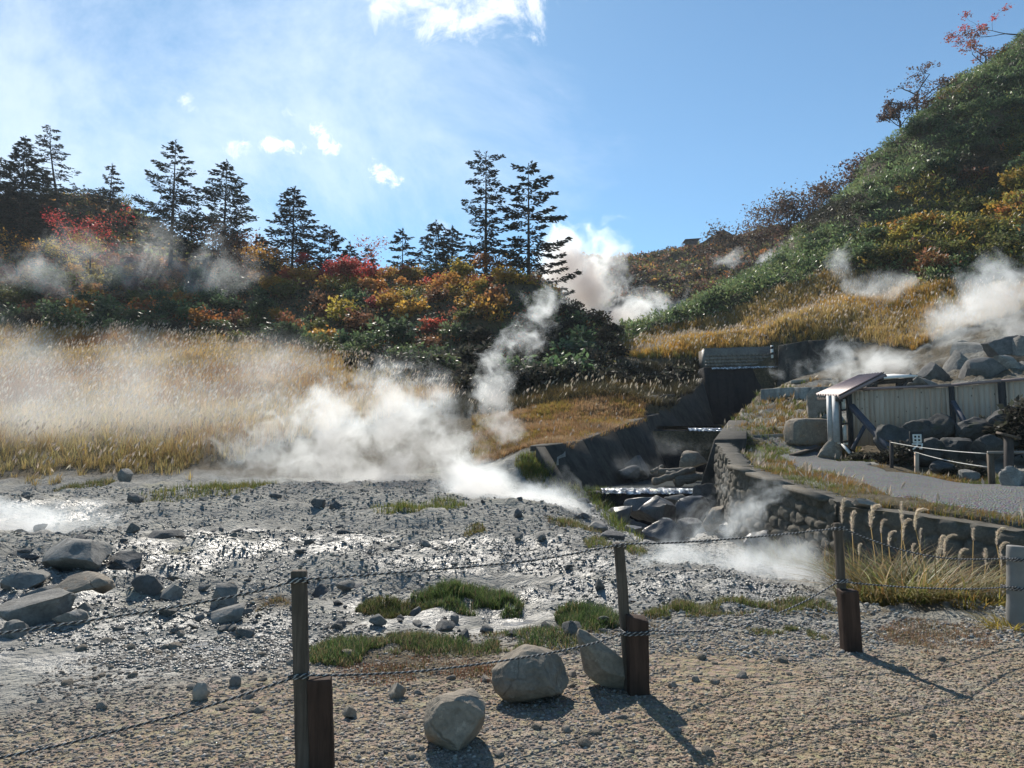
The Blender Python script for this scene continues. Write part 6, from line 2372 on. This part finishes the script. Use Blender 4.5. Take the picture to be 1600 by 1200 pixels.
# ---- pampas clump by the third post: leaves and big soft plumes
def pampas_clump(label, px, py, Y, n, h, rad, seed, cols, plumes=(), stretch=1.0, wid=.012):
    r = np.random.default_rng(seed)
    b = at(px, py, Y)
    zb = zz(b.x, Y)
    root = empty('pampas_clump', (b.x, Y, zb), label, 'pampas grass')
    a_ = r.uniform(0, 6.283, n)
    q = np.sqrt(r.uniform(0, 1, n)) * rad
    P_ = np.stack([np.cos(a_) * q * stretch, np.sin(a_) * q * .6, np.full(n, -.05)], -1)
    an2 = a_ + r.normal(0, .7, n)
    ld = np.stack([np.cos(an2), np.sin(an2), np.zeros(n)], -1)
    H = h * r.uniform(.4, 1.1, n)
    cc = np.array(cols)[r.integers(0, len(cols), n)]
    cc = jitter_col(cc, n, r, .25, .1)
    green = np.array((.09, .12, .03))
    V, q4, t3, c = blades(P_, H, wid * r.uniform(.6, 1.4, n), ld, r.uniform(.5, 2.0, n), cc * .3 + green * .6, cc, 5)
    link('leaves', mesh_np('leaves', V, [q4, t3], M_GRASS, c), root)
    for i, (ppx, ppt, ln_px, Yp) in enumerate(plumes):
        tp = at(ppx, ppt, Yp)
        ln = ln_px * Yp / F
        base = Vector((tp.x - .1 * r.uniform(.2, 1), Yp, zz(tp.x, Yp)))
        acc = Acc()
        ang = r.uniform(-.6, .9)
        ldv = np.array((math.cos(ang), math.sin(ang), 0))
        # spine of the plume: bends over at the tip
        m = 330
        s = r.uniform(0, 1, m)
        bend = r.uniform(.2, .5)
        org = np.array(tuple(tp - Vector((0, 0, 0))))
        low = np.array((tp.x - ldv[0] * ln * bend, tp.y - ldv[1] * ln * bend, tp.z - ln * .85))
        ctrl = low + np.array((0, 0, ln * .95))
        sp = ((1 - s) ** 2)[:, None] * low + (2 * s * (1 - s))[:, None] * ctrl + (s ** 2)[:, None] * org
        d = np.gradient(np.stack([((1 - k) ** 2) * low + 2 * k * (1 - k) * ctrl + k * k * org for k in np.linspace(0, 1, 20)]), axis=0)[np.clip((s * 19).astype(int), 0, 19)]
        d = d / np.linalg.norm(d, axis=1)[:, None]
        out = rand_unit(r, m)
        ln = ln * r.uniform(.6, 1.0)
        Wd = ln * .17 * np.sin(np.clip(s * .85 + .12, 0, 1) * np.pi)
        A = d * 1.0 + out * .5 + np.array((0, 0, -.35))
        A /= np.linalg.norm(A, axis=1)[:, None]
        Pp = sp + out * (Wd * r.uniform(.1, .8, m))[:, None]
        B_ = np.cross(A, rand_unit(r, m))
        B_ /= np.linalg.norm(B_, axis=1)[:, None]
        L = np.full(m, ln * .26) * r.uniform(.6, 1.2, m)
        V, q4, c = leaf_quads(Pp, A, B_, L, L * .09, jitter_col(np.array((.66, .57, .45)), m, r, .2, .05))
        acc.add(V, q4, None, c)
        n_ = 8
        ks = np.linspace(0, 1, n_)
        st = np.stack([np.interp(ks, [0, 1], [base.x, low[0]]), np.interp(ks, [0, 1], [base.y, low[1]]), base.z + (low[2] - base.z) * ks], -1)
        w2 = .004 * Yp / 8
        Vs = np.concatenate([st - (w2, 0, 0), st + (w2, 0, 0)])
        qs = np.array([[k, k + n_, k + n_ + 1, k + 1] for k in range(n_ - 1)])
        acc.add(Vs, qs, None, np.tile((.3, .22, .1), (len(Vs), 1)))
        o = link('plume', acc.mesh('plume', M_PLUME), root)
        o.matrix_parent_inverse = Matrix.Translation((-b.x, -Y, -zb))
    return root


STR = [(.38, .27, .12), (.32, .2, .08), (.3, .15, .07), (.42, .34, .2), (.16, .17, .05), (.22, .2, .07)]
rp = random.Random(4)
pl1 = [(1322, 780, 40, 10.0), (1336, 800, 40, 10.1), (1375, 790, 38, 10.5), (1410, 785, 36, 10.2), (1424, 812, 36, 10.5), (1400, 830, 26, 9.4), (1385, 812, 24, 10.1), (1430, 850, 20, 9.3), (1346, 850, 20, 8.6), (1440, 826, 28, 9.9)]
pl2 = [(1448, 796, 34, 10.3), (1476, 838, 30, 9.7), (1494, 836, 36, 10.2), (1512, 858, 28, 9.4), (1540, 858, 26, 9.5), (1572, 826, 30, 10.1), (1576, 848, 28, 9.7), (1565, 866, 24, 9.3), (1470, 858, 24, 9.2), (1522, 826, 20, 10.2)]
pampas_clump('large yellow and tan pampas clump right of the third post', 1420, 935, 7.7, 1000, .62, .7, 1, STR, (), 1.05, .017)
pampas_clump('orange grass clump between the pampas and the round grey post', 1540, 935, 7.3, 650, .36, .5, 2, [(.4, .22, .06), (.34, .25, .06), (.2, .19, .06), (.42, .3, .1)], (), 1.2, .014)
pampas_clump('row of beige pampas plumes in front of the left half of the low rubble wall', 1380, 890, 10.2, 500, .75, .7, 3, STR, pl1, 1.4)
pampas_clump('row of beige pampas plumes in front of the right half of the low rubble wall', 1520, 885, 10.0, 500, .6, .7, 4, STR, pl2, 1.6)
pampas_clump('small yellow grass tuft at the foot of the round grey post', 1585, 975, 6.15, 240, .2, .22, 5, [(.42, .3, .07), (.4, .26, .07)], ())
pampas_clump('dry weeds growing over the mossy retaining wall', 1250, 850, 14.2, 900, .9, 1.1, 6, [(.26, .2, .06), (.3, .18, .07), (.16, .17, .04)], ())
# ------------------------------------------------------------------ gravel: many small stones as ground stuff
PEB = []
for i in range(7):
    v, f = rock_np(700 + i, 1, 5, 0.0, .6, .9)
    PEB.append((v * np.array([1, .8, .5]), f))


def pebble_mat(name, rough, spec=0.3):
    m, t = new_mat(name)
    a = t.n('ShaderNodeAttribute', attribute_name='col')
    nz = t.noise(t.n('ShaderNodeNewGeometry').outputs['Position'], 60.0, 3, .6)
    c = t.mix(t.mrange(nz, .35, .7, 0, .4), a.outputs['Color'], (.12, .11, .1))
    finish(t, principled(t, c, rough, spec, bump(t, nz, .4, .004)))
    return m


M_PEB = pebble_mat('dry_pebble', .85)
M_WPEB = pebble_mat('wet_pebble', .42, .4)


def pebbles(name, label, XY, size, cols, mat, seed, sink=.3):
    r = np.random.default_rng(seed)
    n = len(XY)
    Z = zfun(XY[:, 0], XY[:, 1])
    vs, fs, cs, b = [], [], [], 0
    kk = r.integers(0, len(PEB), n)
    for k, (pv, pf) in enumerate(PEB):
        m = np.where(kk == k)[0]
        if not len(m):
            continue
        a, bb, g = r.uniform(0, 6.283, len(m)), r.normal(0, .35, len(m)), r.normal(0, .35, len(m))
        ca, sa, cb, sb, cg, sg = np.cos(a), np.sin(a), np.cos(bb), np.sin(bb), np.cos(g), np.sin(g)
        R = np.empty((len(m), 3, 3))
        R[:, 0] = np.stack([ca * cb, ca * sb * sg - sa * cg, ca * sb * cg + sa * sg], -1)
        R[:, 1] = np.stack([sa * cb, sa * sb * sg + ca * cg, sa * sb * cg - ca * sg], -1)
        R[:, 2] = np.stack([-sb, cb * sg, cb * cg], -1)
        V = np.einsum('nij,vj->nvi', R, pv) * size[m][:, None, None]
        V[..., 0] += XY[m, 0][:, None]
        V[..., 1] += XY[m, 1][:, None]
        V[..., 2] += (Z[m] + size[m] * (.5 - sink) * .8)[:, None]
        nv = len(pv)
        fs.append((pf[None] + (np.arange(len(m)) * nv)[:, None, None]).reshape(-1, 3) + b)
        vs.append(V.reshape(-1, 3))
        cs.append(np.repeat(cols[m], nv, 0))
        b += len(m) * nv
    o = link(name, mesh_np(name, np.concatenate(vs), [np.concatenate(fs)], mat, np.concatenate(cs)))
    return tag(o, label, 'gravel', kind='stuff')


def fan_points(r, n, y0, y1, u0=-.86, u1=.86, power=1.0):
    """points whose density falls with distance as their size in view does"""
    Y = np.exp(r.uniform(math.log(y0), math.log(y1), n))
    X = r.uniform(u0, u1, n) * (Y + .6)
    return np.stack([X, Y], -1)


r = np.random.default_rng(90)
XY = fan_points(r, 200000, 2.9, 9.5, -.86, 1.05)
px, py = pix(XY[:, 0], XY[:, 1], np.zeros(len(XY)))
yy = py + fbm(XY[:, 0] * .7, XY[:, 1] * .7, oct=3) * 40
dry = yy > 965 + np.clip(560 - px, 0, 560) * .15
bare = fbm(XY[:, 0] * 1.6, XY[:, 1] * 1.6, oct=3) + r.uniform(-.25, .25, len(XY)) > -.5
XYd = XY[dry & bare][:160000]
n = len(XYd)
pal = np.array([(.28, .205, .125), (.22, .16, .1), (.34, .265, .175), (.18, .135, .09), (.26, .165, .1), (.17, .14, .11), (.4, .325, .23)])
sz = (.0034 + .017 * r.random(n) ** 4.5) * (.75 + XYd[:, 1] * .06)
pale = np.maximum(sstep(-.05, .4, fbm(XYd[:, 0] * .5, XYd[:, 1] * .5, oct=3)), sstep(-.2, -1.3, XYd[:, 0]) * .9)[:, None]
c = jitter_col(pal[r.integers(0, 7, n)], n, r, .25, .05)
gr_ = c.mean(1, keepdims=True) * np.array((.98, 1.0, 1.0))
pebbles('gravel', 'tan and grey gravel of the open ground in front of the rope fence', XYd, sz, c * (1 - .55 * pale) + gr_ * .55 * pale, M_PEB, 91, .5)

XY = fan_points(r, 150000, 4.0, 24)
px, py = pix(XY[:, 0], XY[:, 1], zfun(XY[:, 0], XY[:, 1], rough=False))
nzp = fbm(XY[:, 0] * .6, XY[:, 1] * .6, oct=3)
ok = (py < 1010 + nzp * 40 + np.clip(560 - px, 0, 560) * .12) & ~inside(TERRACE, XY[:, 0], XY[:, 1]) & (nzp > -.35)
XYg = XY[ok][:90000]
n = len(XYg)
wetp = blobmask(*pix(XYg[:, 0], XYg[:, 1], np.zeros(n)), [(690, 960, 200, 42), (380, 850, 260, 34), (780, 880, 280, 34), (330, 1000, 240, 70), (120, 1010, 190, 80), (880, 930, 120, 46), (1130, 915, 200, 40), (220, 900, 260, 50)]) > .4
pg = np.array([(.28, .275, .255), (.21, .207, .195), (.34, .335, .31), (.15, .15, .145), (.4, .38, .33), (.28, .25, .2)])
sz = (.005 + .02 * r.random(n) ** 3.5) * (.6 + XYg[:, 1] * .085)
c = jitter_col(pg[r.integers(0, 6, n)], n, r, .25, .04)
pebbles('pebbles', 'grey pebbles strewn over the drier parts of the mud flat', XYg[~wetp], sz[~wetp], c[~wetp], M_PEB, 92)
pebbles('pebbles', 'wet shining pebbles in the trickles of the mud flat', XYg[wetp], sz[wetp], c[wetp] * .7, M_WPEB, 93)
# ------------------------------------------------------------------ steam: soft volumes rising from the vents
def steam(name, label, blobs, dens, nscale, seed, thr=.42, soft=.35, aniso=.45, stretch=(1, 1, 1), lump=1.0):
    """blobs: (centre, (rx, ry, rz), weight, tilt about the view axis)"""
    cs = [Vector(b[0]) for b in blobs]
    org = sum(cs, Vector()) / len(cs)
    m = bpy.data.materials.new(name)
    m.use_nodes = True
    t = NT(m.node_tree)
    pos = t.n('ShaderNodeTexCoord').outputs['Object']
    warp = t.noise(t.vmath('ADD', pos, (seed * 5.3, seed * 2.1, 0)), nscale * .7, 4, .55, out='Color')
    wv_ = t.n('ShaderNodeVectorMath', operation='SCALE')
    t.l(t.vmath('SUBTRACT', warp, (.5, .5, .5)), wv_.inputs[0])
    wv_.inputs['Scale'].default_value = 1.9 / nscale
    p2 = t.vmath('ADD', pos, wv_.outputs[0])
    tot = None
    pts = []
    for b in blobs:
        c = Vector(b[0]) - org
        rx, ry, rz = b[1]
        wt = b[2] if len(b) > 2 else 1.0
        tilt = b[3] if len(b) > 3 else 0.0
        q = t.vmath('SUBTRACT', p2, tuple(c))
        if tilt:
            vr = t.n('ShaderNodeVectorRotate', rotation_type='AXIS_ANGLE')
            vr.inputs['Axis'].default_value = (0, 1, 0)
            vr.inputs['Angle'].default_value = -tilt
            t.l(q, vr.inputs['Vector'])
            q = vr.outputs[0]
        q = t.vmath('DIVIDE', q, (rx, ry, rz))
        L = t.vmath('LENGTH', q, out=1)
        f = t.math('MULTIPLY', t.math('SUBTRACT', 1.0, L, clamp=True), wt * 1.25)
        tot = f if tot is None else t.math('MAXIMUM', tot, f)
        M_ = Matrix.Rotation(tilt, 3, 'Y')
        for v in ICO[2][0]:
            pts.append(tuple(c + M_ @ Vector((v[0] * rx * 1.2, v[1] * ry * 1.2, v[2] * rz * 1.2))))
    mp = t.n('ShaderNodeMapping')
    t.l(p2, mp.inputs[0])
    mp.inputs['Location'].default_value = (seed * 3.7, seed * 1.3, seed * 7.1)
    mp.inputs['Scale'].default_value = stretch
    nz = t.noise(mp.outputs[0], nscale * 1.25, 7, .66, .6)
    er = t.mrange(nz, .36, .66, 1.0, 0.0, smooth=False)
    d = t.math('SUBTRACT', t.math('MULTIPLY', tot, 1.5), t.math('MULTIPLY', er, 1.15 * lump), clamp=True)
    d = t.math('MULTIPLY', t.math('POWER', d, 1.25), dens * 1.9)
    vs = t.n('ShaderNodeVolumeScatter')
    vs.inputs['Color'].default_value = (.86, .94, 1, 1)
    t.l(d, vs.inputs['Density'])
    vs.inputs['Anisotropy'].default_value = aniso
    o_ = t.n('ShaderNodeOutputMaterial')
    t.l(vs.outputs[0], o_.inputs['Volume'])
    bm = bmesh.new()
    for p in pts:
        bm.verts.new(p)
    res = bmesh.ops.convex_hull(bm, input=bm.verts)
    bmesh.ops.delete(bm, geom=list({v for v in bm.verts if not v.link_faces}), context='VERTS')
    me = bpy.data.meshes.new(name)
    bm.to_mesh(me)
    bm.free()
    me.materials.append(m)
    o = link(name, me, None, org)
    return tag(o, label, 'steam', kind='stuff')


def sb(px, py, Y, rx, rz, ry, wt=1.0, tilt=0.0):
    k = Y / F
    return (at(px, py, Y), (rx * k * 1.4, ry * 1.3, rz * k * 1.4), wt, tilt)


steam('steam', 'big white cloud of steam drifting over the middle of the flat',
      [sb(420, 700, 25, 110, 70, 2.2, .8), sb(520, 665, 25, 120, 85, 2.4), sb(620, 650, 25.5, 110, 90, 2.4), sb(560, 735, 24, 170, 50, 2.2, 1.0), sb(690, 700, 25, 90, 70, 2.2, .9), sb(620, 590, 28, 60, 50, 2, .6)], .34, .85, 1, lump=1.25)
steam('steam', 'low white steam streaming off the bank left of the stream',
      [sb(760, 765, 20.5, 90, 40, 1.5), sb(830, 785, 19.5, 100, 42, 1.4), sb(880, 800, 19.5, 60, 34, 1.2, .9), sb(720, 745, 22, 60, 40, 1.6, .9)], .7, .9, 2, thr=.28, soft=.45)
steam('steam', 'thin twisting column of steam rising by the brown bank up across the dark mound',
      [sb(792, 672, 31, 30, 40, .9, 1.0, -.3), sb(768, 620, 31.5, 34, 52, 1.0, .95, -.2), sb(772, 570, 33, 30, 45, 1.0, .75, .3), sb(815, 530, 36, 36, 60, 1.2, .62, .75), sb(850, 475, 40, 36, 60, 1.4, .6, .35)], .62, .95, 3, thr=.36, soft=.4)
steam('steam', 'bright towering steam from the big vent behind the mound',
      [sb(960, 500, 96, 70, 34, 5, 1.0), sb(925, 455, 97, 60, 60, 6, 1.0), sb(895, 420, 98, 62, 60, 6, 1.0), sb(930, 405, 99, 52, 46, 5, .8), sb(880, 375, 99, 60, 40, 5, .62), sb(925, 365, 100, 60, 26, 4, .5), sb(1020, 480, 100, 50, 36, 4, .6)], .32, .22, 4, thr=.3, soft=.45)
steam('steam', 'white steam lying over the ground between the second and third posts',
      [sb(1060, 882, 9.4, 90, 34, .7), sb(1160, 890, 9.2, 100, 34, .7), sb(1240, 880, 9.4, 60, 44, .6), sb(1130, 830, 11, 70, 44, .8, .7), sb(1175, 800, 14, 50, 60, 1.0, .5)], 1.3, 1.5, 5, thr=.3, soft=.5)
steam('steam', 'white steam billowing above the rocks at the right edge',
      [sb(1500, 500, 39, 60, 40, 2.4, .9), sb(1560, 470, 40, 60, 50, 2.6, .95), sb(1535, 440, 40, 40, 50, 2.2, .7, .4), sb(1590, 500, 39, 50, 40, 2.4, .8), sb(1640, 470, 40, 70, 70, 2.6, .8)], .4, .55, 6)
steam('steam', 'low steam drifting behind the hut roof',
      [sb(1370, 565, 41, 70, 34, 2.2, .9), sb(1310, 572, 42, 50, 36, 2.0, .7), sb(1425, 578, 39, 40, 26, 2, .6), sb(1240, 580, 45, 36, 36, 1.8, .5)], .4, .6, 7, thr=.3, soft=.5)
steam('steam', 'faint wisp of steam on the right hillside above the hut',
      [sb(1340, 420, 56, 34, 50, 1.8, .6, -.4), sb(1375, 455, 54, 34, 40, 1.8, .6, -.4)], .26, .3, 8, thr=.34, soft=.5)
steam('steam', 'thin slanting wisp of steam behind the green ridge',
      [sb(1240, 378, 96, 46, 16, 2, .9, .55 * -1), sb(1200, 410, 98, 40, 18, 2, .8, -.4), sb(1150, 410, 112, 50, 22, 3, .5)], .28, .2, 9, thr=.32, soft=.5)
steam('steam', 'veil of steam drifting across the autumn trees at the left',
      [sb(190, 410, 76, 150, 50, 4, .8), sb(300, 425, 76, 110, 46, 4, .8), sb(60, 430, 76, 120, 60, 4, .7), sb(340, 380, 77, 60, 70, 4, .5)], .065, .2, 10, thr=.2, soft=.7)
steam('steam', 'white steam over the hot pool at the left edge',
      [sb(10, 815, 13, 70, 46, 1.0), sb(90, 840, 12.5, 110, 50, 1.2, .6), sb(-60, 840, 12.5, 90, 60, 1.2), sb(0, 870, 11, 60, 40, .8, .6)], .75, .8, 11, thr=.28, soft=.55)
steam('steam', 'thin warm haze of steam over the pampas slope at the left',
      [sb(100, 640, 33, 260, 110, 3, .8), sb(300, 650, 31, 200, 100, 3, .8), sb(-100, 620, 34, 200, 140, 3, .8), sb(430, 560, 44, 110, 60, 3, .6)], .05, .25, 12, lump=.45)
steam('steam', 'wisp of steam rising from the stream beside the retaining wall',
      [sb(1165, 770, 20, 34, 60, .8, .8, .2), sb(1185, 720, 22, 26, 40, .8, .55, .2)], .35, 1.1, 13, thr=.32, soft=.5)
steam('steam', 'thin mist over the pool between the channel walls',
      [sb(980, 735, 29, 60, 24, 1.5, .8), sb(1060, 700, 32, 50, 30, 1.5, .6)], .1, .8, 14, thr=.25, soft=.6)

# ------------------------------------------------------------------ thin bluish air
mh = bpy.data.materials.new('haze')
mh.use_nodes = True
t = NT(mh.node_tree)
pv = t.n('ShaderNodeVolumePrincipled')
pv.inputs['Color'].default_value = (.86, .92, 1, 1)
pv.inputs['Density'].default_value = 0.00022
pv.inputs['Anisotropy'].default_value = 0.2
oo = t.n('ShaderNodeOutputMaterial')
t.l(pv.outputs[0], oo.inputs['Volume'])
mb = MB()
zmin, zmax = float(TZ.min()) - 1.0, max(float(TZ.max()) + 12, 75.0)
mb.box((0, 150, (zmin + zmax) / 2), (1000, 420, zmax - zmin))
hz = mb.build('haze', mh)
tag(hz, 'thin bright haze in the valley air', 'haze', kind='stuff')
